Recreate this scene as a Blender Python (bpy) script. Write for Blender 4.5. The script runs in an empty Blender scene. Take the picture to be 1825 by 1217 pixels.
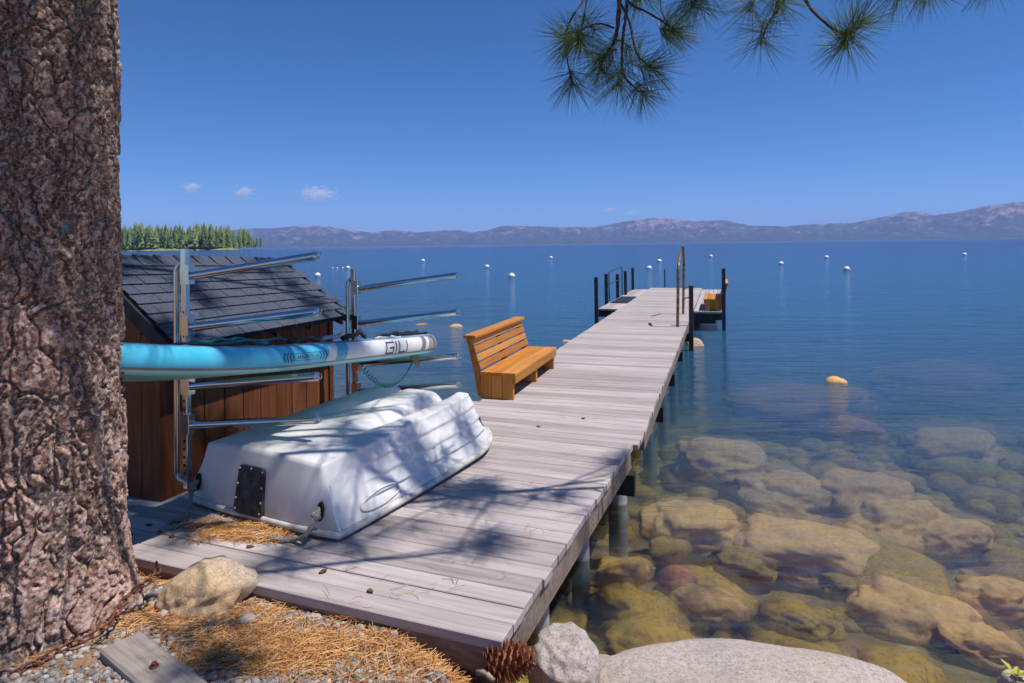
import bpy, bmesh, math, random
import numpy as np
from mathutils import Vector, Matrix

random.seed(7)
RNG = np.random.default_rng(7)
SC = bpy.context.scene
COL = SC.collection

# ------------------------------------------------------------------ camera
H = 1.6                       # camera height above the dock boards
F_PX, CX, CY, ROLL = 1158.0, 912.5, 435.5, 0.0133
cam_data = bpy.data.cameras.new('camera')
cam = bpy.data.objects.new('camera', cam_data)
COL.objects.link(cam)
cam.location = (0, 0, H)
cam.rotation_euler = (math.radians(90), ROLL, 0)
cam_data.sensor_width = 36.0
cam_data.lens = 36.0 * F_PX / 1825.0
cam_data.shift_y = -(608.5 - CY) / 1825.0
cam_data.clip_start = 0.05
cam_data.clip_end = 90000
SC.camera = cam

# ------------------------------------------------------------------ sky, sun, exposure
SUN_EL = math.radians(66)
SUN_H = Vector((0.95, -0.22)).normalized()        # horizontal direction towards the sun
TO_SUN = Vector((SUN_H.x * math.cos(SUN_EL), SUN_H.y * math.cos(SUN_EL), math.sin(SUN_EL)))
world = bpy.data.worlds.new('World')
SC.world = world
world.use_nodes = True
wn = world.node_tree
wn.nodes.clear()
sky = wn.nodes.new('ShaderNodeTexSky')
sky.sky_type = 'NISHITA'
sky.sun_disc = False
sky.sun_elevation = SUN_EL
sky.sun_rotation = math.atan2(SUN_H.x, SUN_H.y)
sky.altitude = 1900
sky.air_density = 0.8
sky.dust_density = 0.0
sky.ozone_density = 10.0
bg = wn.nodes.new('ShaderNodeBackground')
bg.inputs['Strength'].default_value = 0.092
wo = wn.nodes.new('ShaderNodeOutputWorld')
hs = wn.nodes.new('ShaderNodeHueSaturation')
hs.inputs['Saturation'].default_value = 1.14
wn.links.new(sky.outputs[0], hs.inputs['Color'])
wn.links.new(hs.outputs[0], bg.inputs['Color'])
wn.links.new(bg.outputs[0], wo.inputs['Surface'])
sun_data = bpy.data.lights.new('sun', 'SUN')
sun_data.energy = 4.0
sun_data.angle = math.radians(0.53)
sun_data.color = (1.0, 0.95, 0.88)
sun = bpy.data.objects.new('sun', sun_data)
COL.objects.link(sun)
sun.rotation_euler = TO_SUN.to_track_quat('Z', 'Y').to_euler()
SC.view_settings.view_transform = 'Standard'
SC.view_settings.look = 'None'
SC.view_settings.exposure = 0.35
SC.view_settings.gamma = 1.0
SC.view_settings.use_curve_mapping = False
SC.cycles.use_denoising = True
SC.cycles.max_bounces = 8
SC.cycles.transparent_max_bounces = 16
SC.cycles.volume_bounces = 4

# ------------------------------------------------------------------ helpers
def G(px, py, z=0.0):
    """pixel of the photograph -> point on the horizontal plane z"""
    dx, dy = px - CX, py - CY
    X = dx * math.cos(ROLL) - dy * math.sin(ROLL)
    D = dy * math.cos(ROLL) + dx * math.sin(ROLL)
    k = (H - z) / D
    return Vector((X * k, F_PX * k, z))

def A(px, py, d):
    """pixel of the photograph -> point at depth d"""
    dx, dy = px - CX, py - CY
    X = dx * math.cos(ROLL) - dy * math.sin(ROLL)
    D = dy * math.cos(ROLL) + dx * math.sin(ROLL)
    return Vector((X / F_PX * d, d, H - D / F_PX * d))

def lin(r, g, b):
    f = lambda c: (c / 255 / 12.92) if c / 255 <= 0.04045 else ((c / 255 + 0.055) / 1.055) ** 2.4
    return (f(r), f(g), f(b), 1.0)

def h3(ix, iy, iz, seed=0):
    n = (ix * 374761393 + iy * 668265263 + iz * 2147483647 + seed * 1274126177) & 0xFFFFFFFF
    n = ((n ^ (n >> 13)) * 1274126177) & 0xFFFFFFFF
    return ((n ^ (n >> 16)) & 0xFFFFFF) / float(0xFFFFFF)

def vnoise(p, seed=0):
    p = np.asarray(p, dtype=np.float64)
    i = np.floor(p).astype(np.int64)
    f = p - i
    f = f * f * (3 - 2 * f)
    r = 0
    for dx in (0, 1):
        for dy in (0, 1):
            for dz in (0, 1):
                w = (f[:, 0] if dx else 1 - f[:, 0]) * (f[:, 1] if dy else 1 - f[:, 1]) * (f[:, 2] if dz else 1 - f[:, 2])
                r = r + w * h3(i[:, 0] + dx, i[:, 1] + dy, i[:, 2] + dz, seed)
    return r * 2 - 1

def fbm(p, octaves=4, seed=0, gain=0.5):
    p = np.asarray(p, dtype=np.float64)
    r, a = 0, 1.0
    for o in range(octaves):
        r = r + a * vnoise(p * (2 ** o) + 17.3 * o, seed + o)
        a *= gain
    return r

def voronoi2(x, y, seed=0, wrap=None):
    """returns F1, F2, cell random for 2-D points on a unit jittered grid"""
    ix, iy = np.floor(x).astype(np.int64), np.floor(y).astype(np.int64)
    f1 = np.full(x.shape, 9.0); f2 = np.full(x.shape, 9.0); cid = np.zeros(x.shape)
    for dx in (-1, 0, 1):
        for dy in (-1, 0, 1):
            cx, cy = ix + dx, iy + dy
            hx = cx % wrap if wrap else cx
            jx = h3(hx, cy, 0, seed); jy = h3(hx, cy, 1, seed); r = h3(hx, cy, 2, seed)
            d = np.hypot(cx + jx - x, cy + jy - y)
            nearer = d < f1
            f2 = np.where(nearer, f1, np.minimum(f2, d))
            cid = np.where(nearer, r, cid)
            f1 = np.where(nearer, d, f1)
    return f1, f2, cid

WORLD = {}                        # world matrix of every parent built here

def mw(o):
    return WORLD.get(o.name, Matrix.Identity(4)) if o else Matrix.Identity(4)

class MB:
    def __init__(s):
        s.v, s.f = [], []
    def add(s, vs, fs):
        n = len(s.v)
        s.v += [tuple(v) for v in vs]
        s.f += [tuple(i + n for i in f) for f in fs]
        return s
    def box(s, c, ax, ay, az, lx, ly, lz, ch=0.0):
        """box of full sizes lx, ly, lz along unit axes, chamfered along x edges"""
        c, ax, ay, az = Vector(c), Vector(ax), Vector(ay), Vector(az)
        hy, hz = ly / 2, lz / 2
        if ch > 0:
            sec = [(-hy + ch, -hz), (hy - ch, -hz), (hy, -hz + ch), (hy, hz - ch), (hy - ch, hz), (-hy + ch, hz), (-hy, hz - ch), (-hy, -hz + ch)]
        else:
            sec = [(-hy, -hz), (hy, -hz), (hy, hz), (-hy, hz)]
        n = len(sec)
        vs = [c + ax * (sx * lx / 2) + ay * a + az * b for sx in (-1, 1) for a, b in sec]
        fs = [(i, (i + 1) % n, n + (i + 1) % n, n + i) for i in range(n)]
        fs += [tuple(range(n - 1, -1, -1)), tuple(range(n, 2 * n))]
        return s.add(vs, fs)
    def slab(s, poly, z0, z1):
        n = len(poly)
        vs = [(p[0], p[1], z0) for p in poly] + [(p[0], p[1], z1) for p in poly]
        fs = [(i, (i + 1) % n, n + (i + 1) % n, n + i) for i in range(n)]
        fs += [tuple(range(n - 1, -1, -1)), tuple(range(n, 2 * n))]
        return s.add(vs, fs)
    def tube(s, path, r, n=10, caps=True):
        path = [Vector(p) for p in path]
        rs = r if isinstance(r, (list, tuple)) else [r] * len(path)
        up = None
        rings = []
        for i, p in enumerate(path):
            t = (path[min(i + 1, len(path) - 1)] - path[max(i - 1, 0)]).normalized()
            if up is None:
                up = t.orthogonal().normalized()
            else:
                up = (up - t * up.dot(t)).normalized()
            w = t.cross(up)
            rings.append([p + (up * math.cos(2 * math.pi * k / n) + w * math.sin(2 * math.pi * k / n)) * rs[i] for k in range(n)])
        vs = [v for ring in rings for v in ring]
        fs = []
        for i in range(len(path) - 1):
            for k in range(n):
                a, b = i * n + k, i * n + (k + 1) % n
                fs.append((a, b, b + n, a + n))
        if caps:
            fs += [tuple(range(n - 1, -1, -1)), tuple(range((len(path) - 1) * n, len(path) * n))]
        return s.add(vs, fs)
    def grid(s, rows):
        """rows of points of equal length"""
        m, n = len(rows), len(rows[0])
        fs = [(i * n + j, i * n + j + 1, (i + 1) * n + j + 1, (i + 1) * n + j) for i in range(m - 1) for j in range(n - 1)]
        return s.add([p for r in rows for p in r], fs)
    def mesh(s, name, smooth=False, inv=None):
        me = bpy.data.meshes.new(name)
        vs = s.v if inv is None else [tuple(inv @ Vector(v)) for v in s.v]
        me.from_pydata(vs, [], s.f)
        bm = bmesh.new(); bm.from_mesh(me)
        bmesh.ops.recalc_face_normals(bm, faces=bm.faces)
        bm.to_mesh(me); bm.free()
        if smooth:
            me.polygons.foreach_set('use_smooth', [True] * len(me.polygons))
        return me
    def build(s, name, mat, parent=None, smooth=False, local=False, sharp=None):
        me = s.mesh(name, smooth, None if local or parent is None else mw(parent).inverted())
        if sharp is not None:
            me.set_sharp_from_angle(angle=math.radians(sharp))
        return put(name, me, mat, parent)

def put(name, me, mat, parent=None, M=None):
    o = bpy.data.objects.new(name, me)
    COL.objects.link(o)
    if mat is not None and not me.materials:
        me.materials.append(mat)
    if parent is not None:
        o.parent = parent
    if M is not None:
        o.matrix_local = M
    WORLD[o.name] = mw(parent) @ (M if M is not None else Matrix.Identity(4))
    return o

def tag(o, label, cat=None, group=None, kind=None):
    if label: o['label'] = label
    if cat: o['category'] = cat
    if group: o['group'] = group
    if kind: o['kind'] = kind
    return o

def thing(name, label, cat, M=None, loc=None, group=None):
    o = bpy.data.objects.new(name, None)
    COL.objects.link(o)
    o.empty_display_size = 0.2
    if M is None:
        M = Matrix.Translation(Vector(loc) if loc is not None else Vector((0, 0, 0)))
    o.matrix_world = M
    WORLD[o.name] = M.copy()
    return tag(o, label, cat, group)

def frame(o, x, y, z):
    x, y, z = Vector(x), Vector(y), Vector(z)
    return Matrix(((x.x, y.x, z.x, o[0]), (x.y, y.y, z.y, o[1]), (x.z, y.z, z.z, o[2]), (0, 0, 0, 1)))

def np_mesh(name, V, Fq, smooth=True):
    me = bpy.data.meshes.new(name)
    V = np.asarray(V, dtype=np.float32); Fq = np.asarray(Fq, dtype=np.int32)
    k = Fq.shape[1]
    me.vertices.add(len(V)); me.vertices.foreach_set('co', V.ravel())
    me.loops.add(Fq.size); me.loops.foreach_set('vertex_index', Fq.ravel())
    me.polygons.add(len(Fq)); me.polygons.foreach_set('loop_start', np.arange(0, Fq.size, k, dtype=np.int32))
    me.update(calc_edges=True); me.validate()
    if smooth:
        me.polygons.foreach_set('use_smooth', np.ones(len(me.polygons), dtype=bool))
    return me

def grid_faces(m, n, wrap=False):
    i = np.arange(m - 1)[:, None]; j = np.arange(n if wrap else n - 1)[None, :]
    a = i * n + j; b = i * n + (j + 1) % n
    return np.stack([a, b, b + n, a + n], -1).reshape(-1, 4)

def fattr(me, name, vals):
    at = me.attributes.new(name, 'FLOAT', 'POINT')
    at.data.foreach_set('value', np.asarray(vals, dtype=np.float32))

# ------------------------------------------------------------------ materials
class NT:
    def __init__(s, name):
        s.m = bpy.data.materials.new(name); s.m.use_nodes = True
        s.t = s.m.node_tree; s.t.nodes.clear()
        s.out = s.t.nodes.new('ShaderNodeOutputMaterial')
    def n(s, kind, **kw):
        nd = s.t.nodes.new('ShaderNode' + kind)
        for k, v in kw.items():
            if k in nd.inputs.keys():
                s.set(nd.inputs[k], v)
            else:
                setattr(nd, k, v)
        return nd
    def set(s, sock, v):
        if hasattr(v, 'is_output') or hasattr(v, 'links'):
            s.t.links.new(v, sock)
        else:
            sock.default_value = v
    def coord(s, kind='Object', scale=(1, 1, 1), rand=False):
        c = s.n('TexCoord').outputs[kind]
        mp = s.n('Mapping'); s.t.links.new(c, mp.inputs['Vector']); mp.inputs['Scale'].default_value = scale
        if rand:
            oi = s.n('ObjectInfo')
            mul = s.n('VectorMath', operation='SCALE'); mul.inputs[0].default_value = (37.1, 71.7, 13.3)
            s.t.links.new(oi.outputs['Random'], mul.inputs['Scale'])
            s.t.links.new(mul.outputs[0], mp.inputs['Location'])
        return mp.outputs[0]
    def noise(s, vec, scale, detail=4, rough=0.55, dist=0.0):
        nd = s.n('TexNoise'); s.t.links.new(vec, nd.inputs['Vector'])
        nd.inputs['Scale'].default_value = scale; nd.inputs['Detail'].default_value = detail
        nd.inputs['Roughness'].default_value = rough; nd.inputs['Distortion'].default_value = dist
        return nd.outputs['Fac']
    def ramp(s, fac, stops, interp='LINEAR'):
        r = s.n('ValToRGB'); s.t.links.new(fac, r.inputs['Fac'])
        r.color_ramp.interpolation = interp
        el = r.color_ramp.elements
        while len(el) < len(stops): el.new(0.5)
        for e, (p, c) in zip(el, stops):
            e.position = p; e.color = c if len(c) == 4 else (*c, 1)
        return r.outputs['Color']
    def mix(s, fac, a, b, mode='MIX'):
        m = s.n('MixRGB'); m.blend_type = mode
        s.set(m.inputs['Fac'], fac); s.set(m.inputs['Color1'], a); s.set(m.inputs['Color2'], b)
        return m.outputs['Color']
    def math(s, op, a, b=0.0, clamp=False):
        m = s.n('Math', operation=op, use_clamp=clamp)
        s.set(m.inputs[0], a); s.set(m.inputs[1], b)
        return m.outputs[0]
    def bump(s, height, strength=0.3, dist=0.01, normal=None):
        b = s.n('Bump'); s.t.links.new(height, b.inputs['Height'])
        b.inputs['Strength'].default_value = strength; b.inputs['Distance'].default_value = dist
        if normal is not None: s.t.links.new(normal, b.inputs['Normal'])
        return b.outputs['Normal']
    def done(s, color, rough=0.7, metal=0.0, normal=None, spec=0.4, coat=0.0):
        p = s.n('BsdfPrincipled')
        s.set(p.inputs['Base Color'], color); s.set(p.inputs['Roughness'], rough)
        s.set(p.inputs['Metallic'], metal); s.set(p.inputs['Specular IOR Level'], spec)
        if coat: p.inputs['Coat Weight'].default_value = coat
        if normal is not None: s.t.links.new(normal, p.inputs['Normal'])
        s.t.links.new(p.outputs[0], s.out.inputs['Surface'])
        return s.m

def speckle(name, stops, scale=20, rough=0.8, bump=0.2, bdist=0.01, stretch=(1, 1, 1), metal=0.0, detail=5, rand=True, spec=0.3, coords='Object'):
    k = NT(name)
    v = k.coord(coords, stretch, rand)
    f = k.noise(v, scale, detail)
    return k.done(k.ramp(f, stops), rough, metal, k.bump(k.noise(v, scale * 2.3, 4), bump, bdist), spec)

def wood(name, dark, mid, light, rough=0.75, scale=1.0, rand=True, tint=0.25, bump=0.35, weather=None):
    """grain runs along the object's x axis"""
    k = NT(name)
    v = k.coord('Object', (1.2 * scale, 22 * scale, 22 * scale), rand)
    g = k.noise(v, 1.6, 6, 0.62, 0.6)
    v2 = k.coord('Object', (0.8 * scale, 5 * scale, 5 * scale), rand)
    g2 = k.noise(v2, 1.1, 3)
    c = k.ramp(g, [(0.25, dark), (0.5, mid), (0.75, light)])
    oi = k.n('ObjectInfo').outputs['Random']
    c = k.mix(tint, c, k.ramp(oi, [(0, tuple(x * 0.45 for x in mid[:3])), (0.5, mid), (1, light)]))
    c = k.mix(k.math('MULTIPLY', k.ramp(g2, [(0.45, (0, 0, 0)), (0.75, (1, 1, 1))]), 0.45), c, weather or dark)
    # knots
    vk = k.coord('Object', (2.2 * scale, 7 * scale, 7 * scale), rand)
    vo = k.n('TexVoronoi'); k.t.links.new(vk, vo.inputs['Vector']); vo.inputs['Scale'].default_value = 0.9
    kn = k.ramp(vo.outputs['Distance'], [(0.03, (1, 1, 1)), (0.12, (0, 0, 0))])
    c = k.mix(k.math('MULTIPLY', kn, 0.55), c, dark)
    return k.done(c, rough, 0, k.bump(g, bump, 0.004), 0.25)

M = {}
M['deck'] = wood('weathered_deck_wood', lin(128, 115, 112), lin(176, 165, 163), lin(204, 195, 194), 0.8, 1.0, True, 0.4, 0.5)
M['fascia'] = wood('fascia_wood', lin(98, 82, 70), lin(140, 124, 112), lin(172, 158, 146), 0.85)
M['bench'] = wood('oiled_cedar', lin(140, 82, 26), lin(196, 128, 54), lin(216, 154, 82), 0.6, 1.4, True, 0.45)
M['shed'] = wood('red_brown_stained_plank', lin(58, 30, 18), lin(118, 68, 42), lin(152, 96, 62), 0.7, 1.2, True, 0.45, 0.5)
M['old_timber'] = wood('grey_old_timber', lin(96, 84, 76), lin(150, 138, 130), lin(184, 174, 168), 0.9, 1.6)
M['beam'] = speckle('dark_dock_steel', [(0.3, lin(30, 32, 38)), (0.7, lin(52, 52, 58))], 14, 0.55, 0.1)
M['post'] = speckle('dark_painted_post', [(0.3, lin(40, 42, 48)), (0.7, lin(66, 66, 72))], 10, 0.45, 0.1)
M['pile'] = speckle('galvanised_pile', [(0.3, lin(128, 130, 132)), (0.7, lin(178, 180, 182))], 9, 0.55, 0.1)
M['rusty_rail'] = speckle('weathered_bronze_rail', [(0.3, lin(92, 66, 44)), (0.55, lin(150, 122, 92)), (0.8, lin(176, 156, 132))], 16, 0.45, 0.15, metal=0.5)
M['steel'] = speckle('stainless_steel', [(0.3, (0.55, 0.56, 0.57, 1)), (0.7, (0.68, 0.68, 0.69, 1))], 8, 0.16, 0.03, metal=1.0)
M['dark_slot'] = speckle('dark_slot', [(0.3, lin(20, 20, 22)), (0.7, lin(34, 34, 36))], 30, 0.6, 0.1)
M['felt'] = speckle('roof_felt', [(0.3, lin(30, 32, 38)), (0.7, lin(54, 56, 64))], 40, 0.95, 0.3)
M['shingle'] = speckle('asphalt_shingle', [(0.32, lin(40, 44, 54)), (0.5, lin(76, 82, 96)), (0.68, lin(120, 126, 142))], 170, 0.95, 0.9, 0.004, spec=0.15)
M['granite'] = None
def rock_mat(name, base, warm, dark, fleck=130, bump=0.5):
    k = NT(name)
    v = k.coord('Object', (1, 1, 1), True)
    big = k.noise(v, 2.6, 4)
    fine = k.noise(v, fleck, 3, 0.7)
    fine2 = k.noise(v, fleck * 0.37, 4, 0.7)
    c = k.ramp(big, [(0.35, base), (0.62, warm)])
    c = k.mix(0.75, c, k.ramp(fine, [(0.34, dark), (0.46, (0.5, 0.5, 0.5, 1)), (0.6, (0.62, 0.6, 0.58, 1))]), 'OVERLAY')
    c = k.mix(0.4, c, k.ramp(fine2, [(0.35, dark), (0.6, base)]))
    hgt = k.math('ADD', k.math('MULTIPLY', fine, 0.4), k.noise(v, 18, 6, 0.65))
    return k.done(c, 0.85, 0, k.bump(hgt, bump, 0.012), 0.25)

M['boulder'] = rock_mat('lichen_granite', lin(190, 174, 156), lin(220, 176, 118), lin(84, 78, 70), 110)
M['granite'] = rock_mat('pale_granite', lin(176, 166, 162), lin(196, 178, 164), lin(72, 68, 70), 120, 0.5)
M['wet_rock'] = rock_mat('submerged_granite', lin(214, 174, 118), lin(238, 186, 112), lin(122, 94, 56), 34, 0.5)
M['moss_rock'] = rock_mat('algae_rock', lin(164, 134, 58), lin(192, 150, 60), lin(86, 72, 28), 34, 0.5)
M['red_rock'] = rock_mat('rusty_submerged_rock', lin(186, 120, 78), lin(206, 140, 92), lin(120, 84, 58), 30, 0.4)

def rock_mesh(name, size, seed, sub=4, rough=0.22, freq=1.3, flat=0.0, power=1.0):
    bm = bmesh.new()
    bmesh.ops.create_icosphere(bm, subdivisions=sub, radius=1.0)
    V = np.array([v.co[:] for v in bm.verts])
    n = fbm(V * freq + seed * 3.7, 2, seed) * rough + fbm(V * freq * 4 + seed, 4, seed + 9) * rough * 0.16
    ridge = np.abs(fbm(V * freq * 1.7 + seed * 1.9, 2, seed + 5)) * rough * 0.5
    V = V * (1 + n - ridge)[:, None]
    V = np.sign(V) * np.abs(V) ** power
    if flat:
        V[:, 2] = np.where(V[:, 2] > flat, flat + (V[:, 2] - flat) * 0.35, V[:, 2])
    V *= np.array(size)
    for v, c in zip(bm.verts, V): v.co = c
    me = bpy.data.meshes.new(name)
    bm.to_mesh(me); bm.free()
    me.polygons.foreach_set('use_smooth', [True] * len(me.polygons))
    return me

def rock(name, loc, size, seed, mat, label, rotz=0.0, tilt=(0, 0), group=None, **kw):
    me = rock_mesh(name, size, seed, **kw)
    o = put(name, me, mat)
    o.location = loc; o.rotation_euler = (tilt[0], tilt[1], rotz)
    return tag(o, label, 'rock', group)

# ------------------------------------------------------------------ terrain
WZ = -0.30 * H                 # water level

def shore_y(x):
    return np.where(x > 0.15, 2.62 + 0.02 * x, 2.62 + (0.15 - x) * 1.05)

def land_h(x, y):
    s = (y - shore_y(x)) / np.where(x > 0.15, 1.0, 1.45)     # + is water
    land = WZ + np.clip(-s * 0.95, 0, 0.37) + np.clip(-s - 0.6, 0, 8) * 0.05
    sea = WZ - np.clip(s, 0, 0.7) * 0.55 - np.clip(s - 0.7, 0, 8) * 0.075 - np.clip(s - 8.7, 0, 60) * 0.10 - np.clip(s - 68, 0, 900) * 0.05
    return np.where(s < 0, land, sea)

def heightfield(name, xs, ys, zfun, mat, kind):
    X, Y = np.meshgrid(xs, ys)
    Z = zfun(X.ravel(), Y.ravel())
    V = np.stack([X.ravel(), Y.ravel(), Z], -1)
    me = np_mesh(name, V, grid_faces(len(ys), len(xs)))
    o = put(name, me, mat)
    o['kind'] = kind
    o.data.materials[0]
    ex_, ey_ = X.ravel(), Y.ravel()
    edge = np.abs((ex_ - 0.05) * 0.93 - (ey_ - 2.6) * 0.3666)
    fattr(me, 'algae', np.clip(1.25 - edge / 0.75, 0, 1) * np.clip((14 - ey_) / 6, 0, 1))
    return o

def bed_z(x, y):
    P = np.stack([x, y, x * 0], -1)
    inland = np.clip((shore_y(x) - y) / 0.5, 0, 1)
    return land_h(x, y) + (fbm(P * 0.55, 3, 3) * 0.10 + fbm(P * 2.6, 3, 4) * 0.035) * (1 - inland) - 0.25 * inland

def ground_z(x, y):
    P = np.stack([x, y, x * 0], -1)
    z = land_h(x, y) + fbm(P * 1.4, 3, 13) * 0.03 + fbm(P * 9, 3, 14) * 0.008
    return z + 0.015 - 0.13 * ((x < -1.2) & (y > 3.55 - 0.3 * (x + 1.2)))

k = NT('lake_bed_sand')
v = k.coord('Object')
c = k.ramp(k.noise(v, 0.9, 6, 0.6), [(0.3, lin(90, 82, 46)), (0.5, lin(148, 126, 72)), (0.7, lin(188, 160, 102))])
vo = k.n('TexVoronoi'); k.t.links.new(v, vo.inputs['Vector']); vo.inputs['Scale'].default_value = 5.5
c = k.mix(0.55, c, k.ramp(vo.outputs['Distance'], [(0.05, lin(176, 160, 116)), (0.5, lin(64, 64, 44))]))
al = k.n('Attribute', attribute_name='algae').outputs['Fac']
c = k.mix(al, c, k.ramp(k.noise(v, 3.5, 6, 0.7), [(0.3, lin(70, 62, 18)), (0.5, lin(140, 118, 42)), (0.7, lin(186, 160, 80))]))
M['bed'] = k.done(c, 0.9, 0, k.bump(k.noise(v, 7, 6), 0.8, 0.06))
k = NT('pine_duff_soil')
v = k.coord('Object')
c = k.ramp(k.noise(v, 5, 6, 0.65), [(0.3, lin(92, 66, 44)), (0.5, lin(150, 108, 72)), (0.72, lin(178, 150, 122))])
c = k.mix(0.5, c, k.ramp(k.noise(v, 90, 4, 0.7), [(0.35, lin(70, 50, 36)), (0.65, lin(190, 160, 130))]))
M['soil'] = k.done(c, 0.95, 0, k.bump(k.noise(v, 60, 5), 0.8, 0.02))

fx = np.concatenate([np.arange(-30, -6, 0.8), np.arange(-6, 12, 0.09), np.arange(12, 60, 1.0)])
fy = np.concatenate([np.arange(-6, 1.5, 0.4), np.arange(1.5, 16, 0.09), np.arange(16, 140, 2.0)])
heightfield('lake_bed', fx, fy, bed_z, M['bed'], 'structure')
heightfield('lake_bed', np.array([-30000, -6000, -600, -60, 60, 600, 6000, 30000.0]), np.array([130, 300, 2000, 30000.0]),
            lambda x, y: np.full(x.shape, -16.0), M['bed'], 'structure')
gx = np.arange(-14, 6.0, 0.06); gy = np.arange(-4, 6.5, 0.06)
heightfield('ground', gx, gy, ground_z, M['soil'], 'structure')

# ------------------------------------------------------------------ water
k = NT('lake_water')
v = k.coord('Object')
geo = k.n('NewGeometry')
mp = k.n('Mapping'); k.t.links.new(v, mp.inputs['Vector']); mp.inputs['Rotation'].default_value = (0, 0, math.radians(-14)); mp.inputs['Scale'].default_value = (0.45, 1.5, 1)
n1 = k.noise(mp.outputs[0], 3.2, 5, 0.6, 0.8)
n2 = k.noise(mp.outputs[0], 0.55, 4, 0.55, 0.4)
n3 = k.noise(mp.outputs[0], 14, 3, 0.6)
hgt = k.math('ADD', k.math('MULTIPLY', n1, 0.5), k.math('ADD', k.math('MULTIPLY', n2, 1.6), k.math('MULTIPLY', n3, 0.10)))
deep = k.n('Attribute', attribute_name='deep').outputs['Fac']
far = k.n('Attribute', attribute_name='far').outputs['Fac']
bp = k.n('Bump'); k.t.links.new(hgt, bp.inputs['Height']); bp.inputs['Distance'].default_value = 0.16
k.t.links.new(k.math('ADD', 0.36, k.math('MULTIPLY', far, 0.55)), bp.inputs['Strength'])
nrm = bp.outputs['Normal']
tint = k.ramp(deep, [(0.0, (0.97, 0.98, 0.96)), (0.5, (0.66, 0.86, 0.88))])
body = k.ramp(far, [(0.0, (0.04, 0.10, 0.19)), (0.35, (0.025, 0.135, 0.27)), (0.7, (0.02, 0.10, 0.27)), (1.0, (0.012, 0.06, 0.20))])
tr0 = k.n('BsdfTransparent'); k.t.links.new(tint, tr0.inputs['Color'])
rf = k.n('BsdfRefraction'); k.t.links.new(tint, rf.inputs['Color']); rf.inputs['IOR'].default_value = 1.06; rf.inputs['Roughness'].default_value = 0.03; k.t.links.new(nrm, rf.inputs['Normal'])
tr = k.n('MixShader'); tr.inputs[0].default_value = 0.3; k.t.links.new(tr0.outputs[0], tr.inputs[1]); k.t.links.new(rf.outputs[0], tr.inputs[2])
df = k.n('BsdfDiffuse'); k.t.links.new(body, df.inputs['Color'])
m1 = k.n('MixShader'); k.t.links.new(deep, m1.inputs['Fac']); k.t.links.new(tr.outputs[0], m1.inputs[1]); k.t.links.new(df.outputs[0], m1.inputs[2])
gl = k.n('BsdfGlossy'); gl.inputs['Roughness'].default_value = 0.09; k.t.links.new(nrm, gl.inputs['Normal'])
fr = k.n('Fresnel'); fr.inputs['IOR'].default_value = 1.333; k.t.links.new(nrm, fr.inputs['Normal'])
m2 = k.n('MixShader'); k.t.links.new(fr.outputs[0], m2.inputs['Fac']); k.t.links.new(m1.outputs[0], m2.inputs[1]); k.t.links.new(gl.outputs[0], m2.inputs[2])
k.t.links.new(m2.outputs[0], k.out.inputs['Surface'])
M['water'] = k.m

rad = np.concatenate([np.arange(1.2, 20, 0.18), np.geomspace(20, 26000, 120)])
ang = np.linspace(math.radians(-75), math.radians(75), 160)
R, T = np.meshgrid(rad, ang, indexing='ij')
X, Y = (R * np.sin(T)).ravel(), (R * np.cos(T)).ravel()
me = np_mesh('lake_water', np.stack([X, Y, np.full(X.shape, WZ)], -1), grid_faces(len(rad), len(ang)))
depth = np.clip(WZ - land_h(X, Y), 0, 50)
dist = np.hypot(X, Y)
slant = depth * np.sqrt(1 + np.minimum(dist / 2.1, 6.0) ** 2) / 1.9
fattr(me, 'deep', np.clip(1 - np.exp(-slant * 0.27), 0, 0.985))
fattr(me, 'far', np.clip(np.log10(np.maximum(dist, 3) / 3) / 2.2, 0, 1))
o = put('lake_water', me, M['water']); o['kind'] = 'structure'

# ------------------------------------------------------------------ mountains across the lake
RIDGE = [(-400, 412), (0, 408), (200, 411), (330, 414), (400, 412), (440, 407), (490, 406), (530, 403), (575, 402), (620, 409), (665, 414), (700, 409), (740, 414),
         (790, 411), (815, 409), (840, 414), (870, 410), (895, 402), (960, 403), (1000, 405), (1020, 404), (1060, 405), (1100, 397),
         (1130, 392), (1165, 388), (1210, 391), (1240, 394), (1290, 392), (1340, 402), (1400, 403), (1450, 399), (1520, 397),
         (1560, 389), (1610, 378), (1640, 377), (1665, 383), (1700, 379), (1750, 368), (1800, 361), (1840, 358), (1950, 352), (2150, 362), (2500, 356), (3200, 370)]
az = np.array([math.atan2(A(p, q, 1.0).x, 1.0) for p, q in RIDGE])
el = np.array([(A(p, q, 1.0).z - H) / math.hypot(1.0, A(p, q, 1.0).x) for p, q in RIDGE])
a_ = np.linspace(az[0], az[-1], 900)
e_ = np.interp(a_, az, el)
NR = 46
r0, r1, r2 = 10500.0, 13500.0, 16500.0
rows = []
rr = np.concatenate([np.linspace(r0, r1, 32), np.linspace(r1 + 200, r2, NR - 32)])
AA, RR = np.meshgrid(a_, rr)
EE = np.broadcast_to(e_, AA.shape)
ridge_h = EE * r1
up = np.clip((RR - r0) / (r1 - r0), 0, 1)
dn = np.clip((RR - r1) / (r2 - r1), 0, 1)
prof = np.where(RR <= r1, 0.62 * up + 0.38 * up ** 2.2, 1 - dn ** 1.3)
P = np.stack([(AA * 60).ravel(), (RR / 700).ravel(), np.zeros(AA.size)], -1)
spur = np.abs(fbm(P, 4, 31)).reshape(AA.shape)
fine = fbm(P * 4.0, 3, 37).reshape(AA.shape)
damp = np.clip(up * (1 - up) * 4, 0, 1) * (RR <= r1)
Z = WZ + ridge_h * prof * (1 - 0.55 * spur * damp) + fine * 22 * damp + vnoise(P * 9, 5).reshape(AA.shape) * 8 * (RR > r0 + 50)
Z = np.where(RR <= r0 + 1, WZ - 20, Z)
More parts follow.
